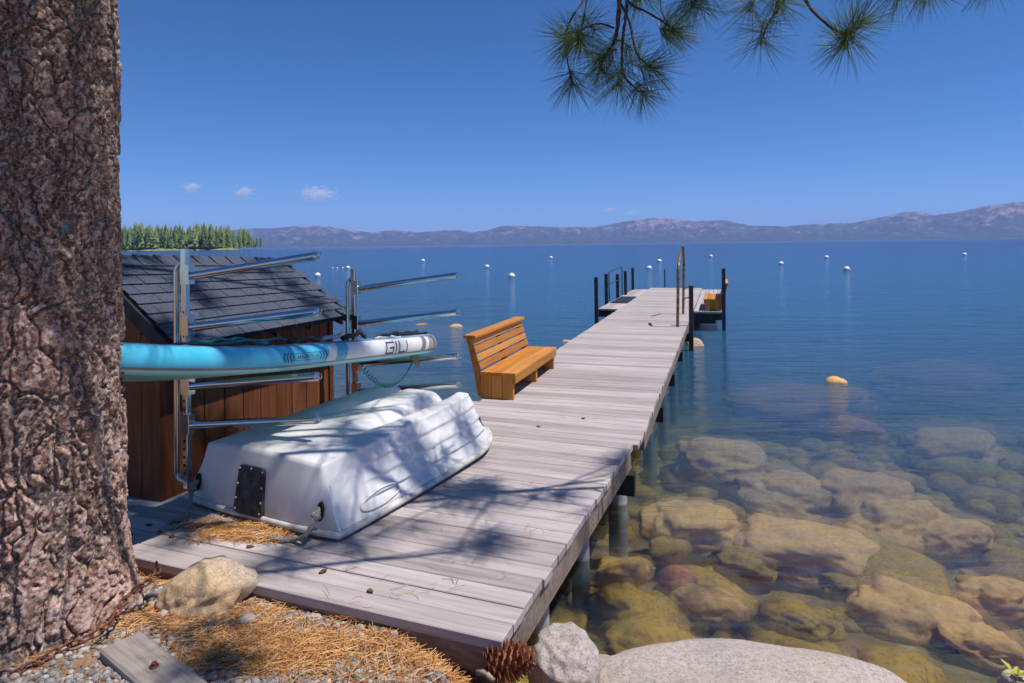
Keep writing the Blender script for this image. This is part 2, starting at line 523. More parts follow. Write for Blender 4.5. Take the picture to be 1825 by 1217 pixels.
V = np.stack([(RR * np.sin(AA)).ravel(), (RR * np.cos(AA)).ravel(), Z.ravel()], -1)
me = np_mesh('mountains', V, grid_faces(len(rr), len(a_)))
fattr(me, 'hgt', np.clip(Z.ravel() / 800.0, 0, 1))
k = NT('far_mountain_slopes')
v = k.coord('Object')
hz = k.n('Attribute', attribute_name='hgt').outputs['Fac']
patch = k.noise(v, 0.0042, 6, 0.7)
pk = k.math('ADD', patch, k.math('MULTIPLY', hz, 0.28))
c = k.ramp(pk, [(0.50, lin(38, 48, 40)), (0.62, lin(62, 62, 54)), (0.74, lin(150, 126, 116))])
M['mountain'] = k.done(c, 0.95)
o = put('mountains', me, M['mountain']); o['kind'] = 'structure'

# ------------------------------------------------------------------ wooded point on the left
k = NT('shore_scrub')
v = k.coord('Object')
M['scrub'] = k.done(k.ramp(k.noise(v, 0.09, 5), [(0.35, lin(96, 104, 62)), (0.6, lin(150, 146, 100)), (0.75, lin(196, 180, 156))]), 0.95)
tipx = A(417, 443, 860).x
rows = []
for i in range(40):
    t = i / 39
    x = -1500 + t * (tipx + 1500)
    yf = 838 + 60 * (1 - t) ** 2 + 8 * math.sin(i * 1.7)
    rows.append([(x, yf, WZ - 0.5), (x, yf + 4, WZ + 1.0), (x, yf + 16, WZ + 3.0), (x, yf + 120, WZ + 10 * (1 - t * 0.8)), (x, yf + 420, WZ + 14 * (1 - t)), (x, yf + 480, WZ - 1)])
rows.append([(tipx + 10, 845, WZ - 0.6)] * 2 + [(tipx + 10, 856, WZ - 0.5)] + [(tipx + 12, 900, WZ - 0.5)] * 3)
rows = [[(x * (1 if y < 860 else y / 852), y, z) for x, y, z in r] for r in rows]
mb = MB().grid(rows)
o = mb.build('wooded_point', M['scrub'], smooth=True); o['kind'] = 'structure'
k = NT('conifer_foliage')
v = k.coord('Object')
tr = k.n('Attribute', attribute_name='tone').outputs['Fac']
c = k.ramp(tr, [(0.0, lin(40, 66, 38)), (0.5, lin(80, 104, 56)), (1.0, lin(124, 136, 76))])
c = k.mix(0.4, c, k.ramp(k.noise(v, 0.5, 4), [(0.35, lin(36, 58, 32)), (0.65, lin(118, 134, 78))]))
M['conifer'] = k.done(c, 0.9)
fv, ff, tone = [], [], []
for i in range(1500):
    t = random.random()
    x = -1150 + (tipx - 2 + 1150) * t
    y = 842 + 60 * (1 - (x + 1500) / (tipx + 1500)) ** 2 + random.random() ** 1.6 * 130 + 6
    hh = random.uniform(17, 36) * (0.72 if x > tipx - 14 else 1.0)
    if x < A(300, 440, 860).x and random.random() < 0.3: hh *= 1.1
    rad_ = hh * random.uniform(0.13, 0.22)
    tn = random.random()
    zb = WZ + 1.5
    tiers = 7
    for q in range(tiers):
        z0 = zb + hh * (0.10 + 0.80 * q / tiers); z1 = z0 + hh * 0.26
        r = rad_ * (1 - q / tiers) ** 0.8 + 0.25
        n = 9
        b = len(fv)
        ph = random.random() * 6
        for w in range(n):
            rr_ = r * (1.15 if w % 2 else 0.62) * random.uniform(0.75, 1.2)
            fv.append((x + rr_ * math.cos(ph + w * 2 * math.pi / n), y + rr_ * math.sin(ph + w * 2 * math.pi / n), z0 - (0.7 if w % 2 else -0.3)))
            tone.append(min(1, max(0, tn + random.uniform(-0.2, 0.2))))
        fv.append((x, y, min(z1, zb + hh))); tone.append(min(1, tn + 0.15))
        ff += [(b + w, b + (w + 1) % n, b + n) for w in range(n)]
me = np_mesh('conifer_forest', np.array(fv), np.array(ff), smooth=False)
fattr(me, 'tone', tone)
tag(put('conifer_forest', me, M['conifer']), 'dense green conifer forest covering the low wooded point at left', 'forest', kind='stuff')

# ------------------------------------------------------------------ haze and clouds
k = NT('thin_air')
pv = k.n('VolumePrincipled')
pv.inputs['Color'].default_value = (0.40, 0.57, 1.0, 1)
pv.inputs['Density'].default_value = 5.0e-5
pv.inputs['Anisotropy'].default_value = 0.0
k.t.links.new(pv.outputs[0], k.out.inputs['Volume'])
mb = MB().box((0, 12000, 515), (1, 0, 0), (0, 1, 0), (0, 0, 1), 70000, 40000, 1070)
o = mb.build('haze', k.m); tag(o, 'thin pale blue air over the whole lake', 'haze', kind='stuff')

k = NT('cloud_vapour')
v = k.coord('Generated')
ln = k.n('VectorMath', operation='DISTANCE'); k.t.links.new(v, ln.inputs[0]); ln.inputs[1].default_value = (0.5, 0.5, 0.5)
v2 = k.coord('Object', (1, 1, 1.6), True)
nz = k.noise(v2, 0.0045, 5, 0.6)
den = k.math('SUBTRACT', k.math('MULTIPLY', nz, 2.0), k.math('ADD', k.math('MULTIPLY', ln.outputs['Value'], 1.5), 0.52), False)
den = k.math('MULTIPLY', k.math('MAXIMUM', den, 0.0), 0.012)
pv = k.n('VolumePrincipled'); pv.inputs['Color'].default_value = (1, 1, 1, 1); k.t.links.new(den, pv.inputs['Density'])
pv.inputs['Anisotropy'].default_value = 0.2
k.t.links.new(pv.outputs[0], k.out.inputs['Volume'])
CL = [(342, 333, 44, 20, 'small slanted cloud wisp above the wooded point, left of the others'),
      (433, 341, 44, 22, 'small faint double cloud puff between two larger wisps'),
      (567, 346, 74, 26, 'largest white cloud puff with a wispy right tail'),
      (330, 371, 24, 10, 'tiny flat cloud low over the conifer forest'),
      (1088, 373, 30, 9, 'thin faint cloud streak above the middle mountains, left of two'),
      (1125, 378, 28, 8, 'thin faint cloud streak above the middle mountains, right of two')]
for i, (px, py, w, hgt_, lab) in enumerate(CL):
    d = 26000.0
    c = A(px, py, d)
    me = rock_mesh('cloud', (w / F_PX * d * 0.62, w / F_PX * d * 0.4, hgt_ / F_PX * d * 0.75), 60 + i, sub=3, rough=0.2)
    o = put('cloud', me, k.m); o.location = c
    tag(o, lab, 'cloud', 'small fair weather clouds')
# ------------------------------------------------------------------ dock
def V2(x, y): return Vector((x * H, y * H))
PU = Vector((0.3666, 0.930)).normalized()       # platform: away from the shore
PB = Vector((PU.y, -PU.x))                      # platform: along the boards, to the right
QT = Vector((0.306, 0.952)).normalized()        # pier: away from the shore
QN = Vector((QT.y, -QT.x))                      # pier: to the right
def Q(n, t): return QN * (n * H) + QT * (t * H)  # pier coordinates in camera heights
PC = G(893, 1143).xy                            # front right corner of the platform
PJ = G(1128, 790).xy                            # where platform and pier edges meet
N_L, N_R = -1.486, -0.399
T0, T1 = 3.90, 14.65

dock = thing('dock', 'long grey weathered wooden dock running out over the lake', 'dock', loc=(PC.x, PC.y, 0))

def clip(poly, p, n):
    """keep the part of poly where (x-p).n <= 0"""
    out = []
    for i in range(len(poly)):
        a, b = poly[i], poly[(i + 1) % len(poly)]
        da, db = (a - p).dot(n), (b - p).dot(n)
        if da <= 0: out.append(a)
        if (da < 0 < db) or (db < 0 < da):
            out.append(a + (b - a) * (da / (da - db)))
    return out

def board_from_poly(poly, z0, z1, name, mat, parent):
    """plank whose object x axis runs along the platform boards"""
    c = sum(poly, Vector((0, 0))) / len(poly)
    Mx = frame((c.x, c.y, 0), (PB.x, PB.y, 0), (PU.x, PU.y, 0), (0, 0, 1))
    loc = [((p - c).dot(PB), (p - c).dot(PU)) for p in poly]
    mb = MB()
    n = len(loc); ch = 0.004
    cx = sum(p[0] for p in loc) / n; cy = sum(p[1] for p in loc) / n
    inset = [(p[0] - math.copysign(ch, p[0] - cx), p[1] - math.copysign(ch, p[1] - cy)) for p in loc]
    vs = [(p[0], p[1], z0) for p in loc] + [(p[0], p[1], z1 - ch) for p in loc] + [(p[0], p[1], z1) for p in inset]
    fs = []
    for r in (0, 1):
        fs += [(r * n + i, r * n + (i + 1) % n, (r + 1) * n + (i + 1) % n, (r + 1) * n + i) for i in range(n)]
    fs += [tuple(range(n - 1, -1, -1)), tuple(range(2 * n, 3 * n))]
    mb.add(vs, fs)
    return put(name, mb.mesh(name), mat, parent, mw(parent).inverted() @ Mx)

BW, BG, BT = 0.124, 0.006, 0.042
n_plat = 28
RL = PB                                            # right limit normals
jn = Vector(((PJ - PC).y, -(PJ - PC).x)).normalized()
LEFT = [V2(-0.42, 4.24), V2(-1.336, 2.62), V2(-1.60, 2.20)]
for i in range(n_plat):
    a0 = i * (BW + BG); a1 = a0 + BW
    jit = random.uniform(-0.006, 0.010)
    poly = [PC + PU * a0 - PB * 5.2, PC + PU * a0 + PB * 1.2, PC + PU * a1 + PB * 1.2, PC + PU * a1 - PB * 5.2]
    mid = (a0 + a1) / 2
    if mid < (PJ - PC).length:
        poly = clip(poly, PC + jn * jit, jn)
    else:
        poly = clip(poly, Q(N_R, 5) + QN * jit, QN)
    for p, q in ((LEFT[0], LEFT[1]), (LEFT[1], LEFT[2])):
        e = (q - p).normalized()
        nn = Vector((e.y, -e.x))
        if nn.dot(PB) > 0: nn = -nn
        if (p is LEFT[0] and mid > (LEFT[1] - PC).dot(PU)) or (p is LEFT[1] and mid <= (LEFT[1] - PC).dot(PU)):
            poly = clip(poly, p, nn)
    if len(poly) >= 3:
        board_from_poly(poly, -BT, random.uniform(-0.0015, 0.0015), 'deck_board', M['deck'], dock)
# wedge between the platform and the pier
fe = PC + PU * (n_plat * (BW + BG))
poly = [fe - PB * 5, fe + PB * 3, fe + PB * 3 + PU * 0.6, fe - PB * 5 + PU * 0.6]
poly = clip(clip(clip(poly, Q(N_R, 5), QN), Q(N_L, 5), -QN), Q(0, T0), QT)
if len(poly) >= 3:
    board_from_poly(poly, -BT, 0.0, 'deck_board', M['deck'], dock)
# pier boards
L = (N_R - N_L) * H
pier_rot = frame((0, 0, 0), (QN.x, QN.y, 0), (QT.x, QT.y, 0), (0, 0, 1))
mbs = []
for q in range(4):
    mbs.append(MB().box((0, 0, -BT / 2), (1, 0, 0), (0, 1, 0), (0, 0, 1), L + 0.004 * q, BW, BT, 0.004).mesh('deck_board'))
n_pier = int((T1 - T0) * H / (BW + BG))
for i in range(n_pier):
    c = Q((N_L + N_R) / 2, T0) + QT * (0.008 + BW / 2 + i * (BW + BG))
    jx = random.uniform(-0.006, 0.006)
    put('deck_board', random.choice(mbs), M['deck'], dock,
        mw(dock).inverted() @ Matrix.Translation((c.x + QN.x * jx, c.y + QN.y * jx, random.uniform(-0.002, 0.002))) @ pier_rot)
# the two wings of the dock head, boards lengthwise
for na, nb, ta, tb in ((-1.835, N_L - 0.006, 10.03, 14.35), (N_R + 0.006, 0.0, 9.9, 14.5)):
    nbd = max(2, round((nb - na) * H / (BW + BG)))
    w = (nb - na) * H / nbd
    me = MB().box((0, 0, -BT / 2), (1, 0, 0), (0, 1, 0), (0, 0, 1), (tb - ta) * H, w - BG, BT, 0.004).mesh('deck_board')
    for i in range(nbd):
        c = Q(na, (ta + tb) / 2) + QN * (w * (i + 0.5))
        put('deck_board', me, M['deck'], dock, mw(dock).inverted() @ Matrix.Translation((c.x, c.y, -0.03)) @
            frame((0, 0, 0), (QT.x, QT.y, 0), (-QN.x, -QN.y, 0), (0, 0, 1)))

def bar(mb, a, b, w, hgt, ztop, ch=0.0):
    a, b = Vector(a), Vector(b)
    d = (b - a); l = d.length; d.normalize()
    mb.box(((a.x + b.x) / 2, (a.y + b.y) / 2, ztop - hgt / 2), (d.x, d.y, 0), (-d.y, d.x, 0), (0, 0, 1), l, w, hgt, ch)
    return mb

def dpart(name, mb, mat, **kw): return mb.build(name, mat, dock, **kw)
# side beams just inside the board ends, front skirt
ins = jn * -0.035
dpart('edge_beam', bar(MB(), PC + ins + PU * 0.05, PJ + ins, 0.045, 0.15, -BT - 0.002), M['fascia'])
dpart('edge_beam', bar(MB(), Q(N_R - 0.022, 3.55), Q(N_R - 0.022, T1 - 0.02), 0.045, 0.15, -BT - 0.002), M['fascia'])
dpart('edge_beam', bar(MB(), Q(N_L + 0.022, 3.95), Q(N_L + 0.022, T1 - 0.02), 0.045, 0.15, -BT - 0.002), M['fascia'])
dpart('edge_beam', bar(MB(), Q(N_L + 0.03, T1 - 0.03), Q(N_R - 0.03, T1 - 0.03), 0.045, 0.15, -BT - 0.002), M['fascia'])
fr0 = PC + PU * 0.03
dpart('front_skirt', bar(MB(), fr0 - PB * 0.03, fr0 - PB * 4.4, 0.04, 0.11, -BT - 0.002), M['fascia'])
dpart('footing_timber', bar(MB(), PC - PB * 0.02 + PU * 0.10, PC - PB * 2.6 + PU * 0.10, 0.09, 0.10, -0.16), M['old_timber'])
for na, nb, ta, tb in ((-1.82, N_L, 10.05, 14.33), (N_R, -0.015, 9.92, 14.48)):
    mb = MB()
    dpart('wing_beam', bar(MB(), Q(na, ta + 0.02), Q(nb, ta + 0.02), 0.05, 0.16, -0.03 - BT - 0.002), M['beam'])
    side = na if na < -1 else nb
    dpart('wing_beam', bar(MB(), Q(side, ta + 0.06), Q(side, tb), 0.05, 0.16, -0.03 - BT - 0.002), M['beam'])
    dpart('wing_beam', bar(MB(), Q(na + 0.08, ta + 0.12), Q(nb - 0.08, ta + 0.12), 0.08, 0.12, -0.21), M['beam'])
# cross beams and piles
def post(name, p, r, z0, z1, mat, lean=(0, 0), n=14, square=False):
    top = Vector((p.x + lean[0], p.y + lean[1], z1)); bot = Vector((p.x, p.y, z0))
    mb = MB()
    if square:
        d = (top - bot); l = d.length; d.normalize()
        ax = Vector((QN.x, QN.y, 0)); ax = (ax - d * ax.dot(d)).normalized(); ay = d.cross(ax)
        mb.box((top + bot) / 2, d, ax, ay, l, r * 2, r * 2, 0.004)
        mb.box(top + d * 0.006, d, ax, ay, 0.012, r * 2 + 0.006, r * 2 + 0.006)
        return dpart(name, mb, mat)
    mb.tube([bot, top], r, n)
    return dpart(name, mb, mat, smooth=True, sharp=40)
for t in (3.42, 4.55, 5.7, 6.9, 8.3, 9.6, 11.2, 12.8, 14.3):
    if t > 3.5:
        dpart('cross_beam', bar(MB(), Q(N_L + 0.05, t), Q(N_R + 0.01, t), 0.10, 0.16, -0.20), M['beam'])
    else:
        p = PJ - QT * 0.12
        dpart('cross_beam', bar(MB(), p + QN * 0.03, p - QN * 2.2, 0.10, 0.16, -0.20), M['beam'])
    for nn in (N_R - 0.085, N_L + 0.10):
        q = Q(nn, t) if t > 3.5 or nn < -1 else G(1101, 894, WZ).xy
        post('pile', q, 0.075, -2.2, -0.20, M['pile'])
for s, zt in ((0.9, -0.2), (1.75, -0.2)):
    p = PC + (PJ - PC).normalized() * s - jn * 0.16
    post('pile', p, 0.06, -1.6, zt, M['pile'])
# mooring posts and thin rails
post('mooring_post', Q(-1.85, 10.0), 0.045, -2.5, 0.465 * H, M['post'], square=True)
for (px, py, top) in ((1081, 536, 0.458), (1101, 528, 0.41), (1115, 523.5, 0.44), (1128, 515, 0.45)):
    p = G(px, py).xy
    post('mooring_post', p, 0.045, -2.6, top * H, M['post'], square=True)
post('mooring_post', Q(N_R + 0.035, 8.05), 0.042, -2.5, 0.47 * H, M['post'], lean=(0.03, 0), square=True)
post('mooring_post', Q(0.02, 9.98), 0.042, -2.5, 0.60 * H, M['post'], lean=(0.02, 0), square=True)
post('end_post', G(1185, 511).xy, 0.022, -0.3, 0.40 * H, M['post'])
post('end_post', G(1207, 511).xy, 0.022, -0.3, 0.40 * H, M['post'])
ga, gb = G(1086, 536).xy, G(1109, 525).xy
rail = MB()
z1, z2 = 0.50 * H, 0.28 * H
rail.tube([(ga.x, ga.y, 0), (ga.x, ga.y, z1), (gb.x, gb.y, z1 + 0.06), (gb.x, gb.y, 0)], 0.016, 8)
rail.tube([(ga.x, ga.y, z2), (gb.x, gb.y, z2 + 0.06)], 0.012, 8)
dpart('boarding_rail', rail, M['post'], smooth=True, sharp=50)
# grey mat on the left wing
mt = MB().slab([Q(-1.80, 11.0), Q(-1.50, 11.0), Q(-1.50, 12.3), Q(-1.80, 12.3)], -0.026, -0.012)
tag(mt.build('rubber_mat', M['beam']), 'dark grey rubber mat on the left wing of the dock head', 'mat')
# bent ladder rails on the right edge: two canes leaning towards each other
for base, sgn, zt in ((Q(-0.50, 7.90), 1, 0.80), (Q(-0.513, 9.34), -1, 0.90)):
    b3 = Vector((base.x, base.y, 0))
    dir3 = Vector((QT.x, QT.y, 0)) * sgn
    pts = [b3 + Vector((0, 0, -0.05)), b3 + Vector((0, 0, 0.62 * H))]
    for s in range(1, 8):
        a = s / 7 * math.radians(62)
        pts.append(b3 + dir3 * (0.16 * H * (1 - math.cos(a))) + Vector((0, 0, 0.62 * H + 0.16 * H * math.sin(a))))
    pts.append(pts[-1] + dir3 * 0.30 * H * math.sin(math.radians(62)) + Vector((0, 0, (zt - 0.70) * H)))
    pts = [p + Vector((0.028, 0, 0)) * max(0, p.z) for p in pts]
    dpart('ladder_rail', MB().tube(pts, 0.028, 12), M['rusty_rail'], smooth=True, sharp=50)
for (n_, t_, z_) in ((-0.43, 9.25, 0.22), (-0.43, 9.2, 0.36)):
    p = Q(n_, t_); e = Q(n_ + 0.05, t_ - 0.05)
    dpart('rail_bracket', MB().tube([(p.x - 0.12, p.y, z_ * H), (p.x, p.y, z_ * H + 0.03), (e.x, e.y, z_ * H + 0.08)], 0.014, 8), M['rusty_rail'], smooth=True)

# ------------------------------------------------------------------ benches
def bench(label, M0):
    """local x along the bench, y towards the back, z up"""
    t = thing('bench', label, 'bench', M0, group='slatted wooden dock benches')
    Lb, Hs, D = 1.085 * H, 0.172 * H, 0.225 * H
    ZB = 0.405 * H
    X, Y, Z = (1, 0, 0), (0, 1, 0), (0, 0, 1)
    def part(name, mb, parent=t, Mx=None): return put(name, mb.mesh(name), M['bench'], parent, Mx)
    # end panels and middle support, each of three upright boards
    for x in (0.028, Lb * 0.52, Lb - 0.028):
        for q in range(3):
            w = D / 3
            me = MB().box((0, 0, 0), X, Y, Z, Hs - 0.036, w - 0.003, 0.05, 0.004).mesh('end_board')
            put('end_board', me, M['bench'], t, Matrix.Translation((x, w * (q + 0.5), (Hs - 0.036) / 2)) @ Matrix.Rotation(math.radians(-90), 4, 'Y'))
        sup = MB().add([(x - 0.024, D - 0.015, 0.02), (x + 0.024, D - 0.015, 0.02), (x + 0.024, D + 0.03, 0.02), (x - 0.024, D + 0.03, 0.02),
                        (x - 0.024, D + 0.012, Hs), (x + 0.024, D + 0.012, Hs), (x + 0.024, D + 0.07, Hs), (x - 0.024, D + 0.07, Hs),
                        (x - 0.024, D + 0.115, ZB - 0.03), (x + 0.024, D + 0.115, ZB - 0.03), (x + 0.024, D + 0.155, ZB - 0.03), (x - 0.024, D + 0.155, ZB - 0.03)],
                       [(0, 1, 2, 3), (0, 4, 5, 1), (1, 5, 6, 2), (2, 6, 7, 3), (3, 7, 4, 0), (4, 8, 9, 5), (5, 9, 10, 6), (6, 10, 11, 7), (7, 11, 8, 4), (8, 11, 10, 9)])
        part('back_support', sup)
    nS = 5
    w = (D + 0.03) / nS
    for q in range(nS):
        me = MB().box((0, 0, 0), X, Y, Z, Lb + 0.02, w - 0.005, 0.034, 0.004)
        part('seat_slat', me, t, Matrix.Translation((Lb / 2, -0.03 + w * (q + 0.5), Hs - 0.017)))
    part('seat_apron', MB().box((0, 0, 0), X, Y, Z, Lb, 0.03, 0.075, 0.004), t, Matrix.Translation((Lb / 2, -0.010, Hs - 0.036 - 0.038)))
    part('foot_rail', MB().box((0, 0, 0), X, Y, Z, Lb - 0.12, 0.04, 0.05, 0.004), t, Matrix.Translation((Lb / 2, D * 0.62, 0.05)))
    ang = math.atan2(0.105, ZB - 0.03 - Hs)
    nB = 4
    hb = (ZB - 0.03 - Hs - 0.01) / nB
    for q in range(nB):
        zc = Hs + 0.012 + hb * (q + 0.5)
        yc = D - 0.006 + (zc - Hs) * math.tan(ang)
        part('back_slat', MB().box((0, 0, 0), X, Y, Z, Lb + 0.02, 0.030, hb - 0.012, 0.004), t, Matrix.Translation((Lb / 2, yc, zc)) @ Matrix.Rotation(-ang, 4, 'X'))
    part('top_cap', MB().box((0, 0, 0), X, Y, Z, Lb + 0.06, 0.13, 0.035, 0.005), t, Matrix.Translation((Lb / 2, D + 0.105, ZB - 0.012)))
    return t
near_c = G(918, 713.5).xy                       # front foot of the near end
q0 = QN.dot(near_c) / H; t0 = QT.dot(near_c) / H
b0 = Q(q0 - 0.012, t0)
bench('slatted cedar bench on the left edge of the dock beside the overturned boat', frame((b0.x, b0.y, 0.002), (QT.x, QT.y, 0), (-QN.x, -QN.y, 0), (0, 0, 1)))
b1 = Q(-0.235, 10.02 + 1.085)
bench('slatted cedar bench on the far right wing of the dock head', frame((b1.x, b1.y, -0.028), (-QT.x, -QT.y, 0), (QN.x, QN.y, 0), (0, 0, 1)))

# ------------------------------------------------------------------ shed
U3, B3 = Vector((PU.x, PU.y, 0)), Vector((PB.x, PB.y, 0))
Z3 = Vector((0, 0, 1))
K = Vector((-1.543 * H, 2.83 * H, 0))           # near wall corner
SLABZ = -0.10 * H
WL, GW = 1.205 * H, 0.78 * H                    # wall length (away from camera) and gable width (to the left)
EZ, RZ0, RZ1 = 0.60 * H, 0.965 * H, 0.915 * H   # eave, ridge near, ridge far
shed = thing('shed', 'small red brown plank shed with dark shingle roof beside the dock', 'shed', frame((K.x, K.y, SLABZ), U3, -B3, Z3))
def S(x, y, z): return K + U3 * x - B3 * y + Z3 * z      # shed coordinates: x away, y left, z world
nb_ = 10
bw = WL / nb_
for i in range(nb_):
    hgt = EZ - 0.02 - SLABZ
    me = MB().box((0, 0, 0), (1, 0, 0), (0, 1, 0), (0, 0, 1), hgt, bw - 0.007, 0.022, 0.002).mesh('wall_plank')
    c = S(bw * (i + 0.5), 0.011 + random.uniform(-0.003, 0.003), SLABZ + hgt / 2)
    put('wall_plank', me, M['shed'], shed, mw(shed).inverted() @ frame(c, Z3, U3, Z3.cross(U3)))
ng = 7
gw = GW / ng
for i in range(ng):
    yc = gw * (i + 0.5)
    top = EZ + (RZ0 - EZ) * (1 - abs(yc - GW / 2) / (GW / 2)) - 0.05
    hgt = top - SLABZ
    for xx in (0.011, WL - 0.011):
        me = MB().box((0, 0, 0), (1, 0, 0), (0, 1, 0), (0, 0, 1), hgt, gw - 0.004, 0.022, 0.002).mesh('gable_plank')
        c = S(xx, yc, SLABZ + hgt / 2)
        put('gable_plank', me, M['shed'], shed, mw(shed).inverted() @ frame(c, Z3, -B3, U3))
bk = MB().box(S(WL / 2, GW - 0.011, (EZ + SLABZ) / 2), U3, B3, Z3, WL - 0.05, 0.022, EZ - SLABZ)
bk.build('back_wall', M['shed'], shed)
bk = MB().box(S(WL / 2, GW / 2, SLABZ + 0.02), U3, B3, Z3, WL - 0.06, GW - 0.06, 0.03)
bk.build('shed_floor', M['shed'], shed)
for x in (0.035, WL - 0.035):
    MB().box(S(x, -0.010, (EZ + SLABZ) / 2 - 0.01), Z3, U3, B3, EZ - SLABZ - 0.05, 0.06, 0.016, 0.003).build('corner_board', M['shed'], shed) if x > 1 else None
# roof decks (sheathing), two slopes
OVH_E, OVH_G = 0.128 * H, 0.03 * H
def roof_pt(x, side, s):
    """x along the ridge, side +1 visible slope / -1 back slope, s 0 ridge .. 1 eave"""
    rz = RZ0 + (RZ1 - RZ0) * (x + OVH_G) / (WL + 2 * OVH_G)
    y = GW / 2 - side * (GW / 2 + OVH_E) * s
    slope = (rz - EZ) / (GW / 2 + OVH_E * 0.25)
    ez = EZ - 0.02
    return S(x, y, rz + (ez - rz) * s)
x0_, x1_ = -OVH_G, WL + OVH_G
for side in (1, -1):
    up_ = Z3
    pts = [roof_pt(x0_, side, 0), roof_pt(x1_, side, 0), roof_pt(x1_, side, 1), roof_pt(x0_, side, 1)]
    dn_ = [p - Z3 * 0.03 for p in pts]
    MB().add(pts + dn_, [(0, 1, 2, 3), (7, 6, 5, 4), (0, 4, 5, 1), (1, 5, 6, 2), (2, 6, 7, 3), (3, 7, 4, 0)]).build('roof_deck', M['felt'], shed)
    # rake fascia boards
    for xx in (x0_ - 0.012, x1_ + 0.012):
        a, b = roof_pt(xx, side, 0.0), roof_pt(xx, side, 1.0)
        d = (b - a); l = d.length; d.normalize()
        nrm_ = d.cross(U3).normalized()
        if nrm_.z < 0: nrm_ = -nrm_
        MB().box((a + b) / 2 - nrm_ * 0.055, d, nrm_, U3, l, 0.10, 0.02, 0.002).build('rake_board', M['beam'], shed)
# shingle courses on the visible slope and back slope
rows_n = 9
sl0, sl1 = roof_pt(0, 1, 0), roof_pt(0, 1, 1)
slen = (sl1 - sl0).length
course = slen / rows_n
tabw = 0.205
ntab = int((x1_ - x0_) / tabw) + 1
tab_me = []
for q in range(3):
    mb = MB().box((0, 0, 0), (1, 0, 0), (0, 1, 0), (0, 0, 1), tabw - 0.003 - 0.003 * q, course * 1.28, 0.006, 0.0015)
    tab_me.append(mb.mesh('shingle'))
for side in (1, -1):
    for r in range(rows_n):
        off = (0.5 if r % 2 else 0.0) * tabw
        for c_ in range(-1, ntab + 1):
            xc = x0_ + off + (c_ + 0.5) * tabw
            if xc - tabw / 2 < x0_ - 0.115 or xc + tabw / 2 > x1_ + 0.115: continue
            half = 0.5 if (xc - tabw / 2 < x0_ - 0.02 or xc + tabw / 2 > x1_ + 0.03) else 1.0
            if half < 1: xc += tabw / 4 if xc < (x0_ + x1_) / 2 else -tabw / 4
            s = (r + 0.5) / rows_n
            a, b = roof_pt(xc, side, s - 0.02), roof_pt(xc, side, s + 0.02)
            e = roof_pt(xc + 0.1, side, s) - roof_pt(xc - 0.1, side, s)
            e.normalize(); d = (b - a).normalized()
            nz_ = e.cross(d).normalized()
            if nz_.z < 0: nz_ = -nz_
            cpt = roof_pt(xc, side, s) + nz_ * 0.016
            d2 = (d * course * 1.28 + nz_ * 0.016).normalized()      # butt end lifted over the course below
            n2_ = e.cross(d2).normalized()
            if n2_.z < 0: n2_ = -n2_
            put('shingle', random.choice(tab_me), M['shingle'], shed, mw(shed).inverted() @ frame(cpt, e * half, n2_.cross(e), n2_))
# ridge caps
ncap = 11
cw = (x1_ - x0_) / ncap
for i in range(ncap):
    xc = x0_ + cw * (i + 0.5)
    mb = MB()
    a = roof_pt(xc - cw * 0.62, 1, 0); b = roof_pt(xc + cw * 0.5, 1, 0)
    l1a, l1b = roof_pt(xc - cw * 0.62, 1, 0.14), roof_pt(xc + cw * 0.5, 1, 0.14)
    l2a, l2b = roof_pt(xc - cw * 0.62, -1, 0.14), roof_pt(xc + cw * 0.5, -1, 0.14)
    hi, lo = Z3 * 0.036, Z3 * 0.022
    v_ = [l1a + hi, a + hi, l2a + hi, l1b + lo, b + lo, l2b + lo]
    v_ += [p - Z3 * 0.007 for p in v_]
    mb.add(v_, [(0, 1, 4, 3), (1, 2, 5, 4), (6, 9, 10, 7), (7, 10, 11, 8), (0, 6, 7, 1), (1, 7, 8, 2), (3, 4, 10, 9), (4, 5, 11, 10), (0, 3, 9, 6), (2, 8, 11, 5)])
    mb.build('ridge_cap', M['shingle'], shed)
# rafter tails under the eave
for i in range(5):
    xc = 0.10 + (WL - 0.2) * i / 4
    a = roof_pt(xc, 1, 0.62); b = roof_pt(xc, 1, 0.985)
    w_ = 0.035
    pr = [a - Z3 * 0.035, b - Z3 * 0.035, b - Z3 * 0.085, a - Z3 * 0.16]
    vs = [p + U3 * s_ for s_ in (-w_ / 2, w_ / 2) for p in pr]
    MB().add(vs, [(0, 1, 2, 3), (7, 6, 5, 4), (0, 4, 5, 1), (1, 5, 6, 2), (2, 6, 7, 3), (3, 7, 4, 0)]).build('rafter_tail', M['shed'], shed)
# slab the shed stands on
M['slab'] = speckle('pale_concrete', [(0.35, lin(150, 150, 152)), (0.65, lin(178, 178, 180))], 12, 0.9, 0.2)
sl = MB().slab([S(-0.75, -0.1, 0).xy, S(WL + 0.1, -0.12, 0).xy, S(WL + 0.1, GW + 0.3, 0).xy, S(-0.75, GW + 0.6, 0).xy], -1.2, SLABZ - 0.004)
o = sl.build('concrete_slab', M['slab']); o['kind'] = 'structure'
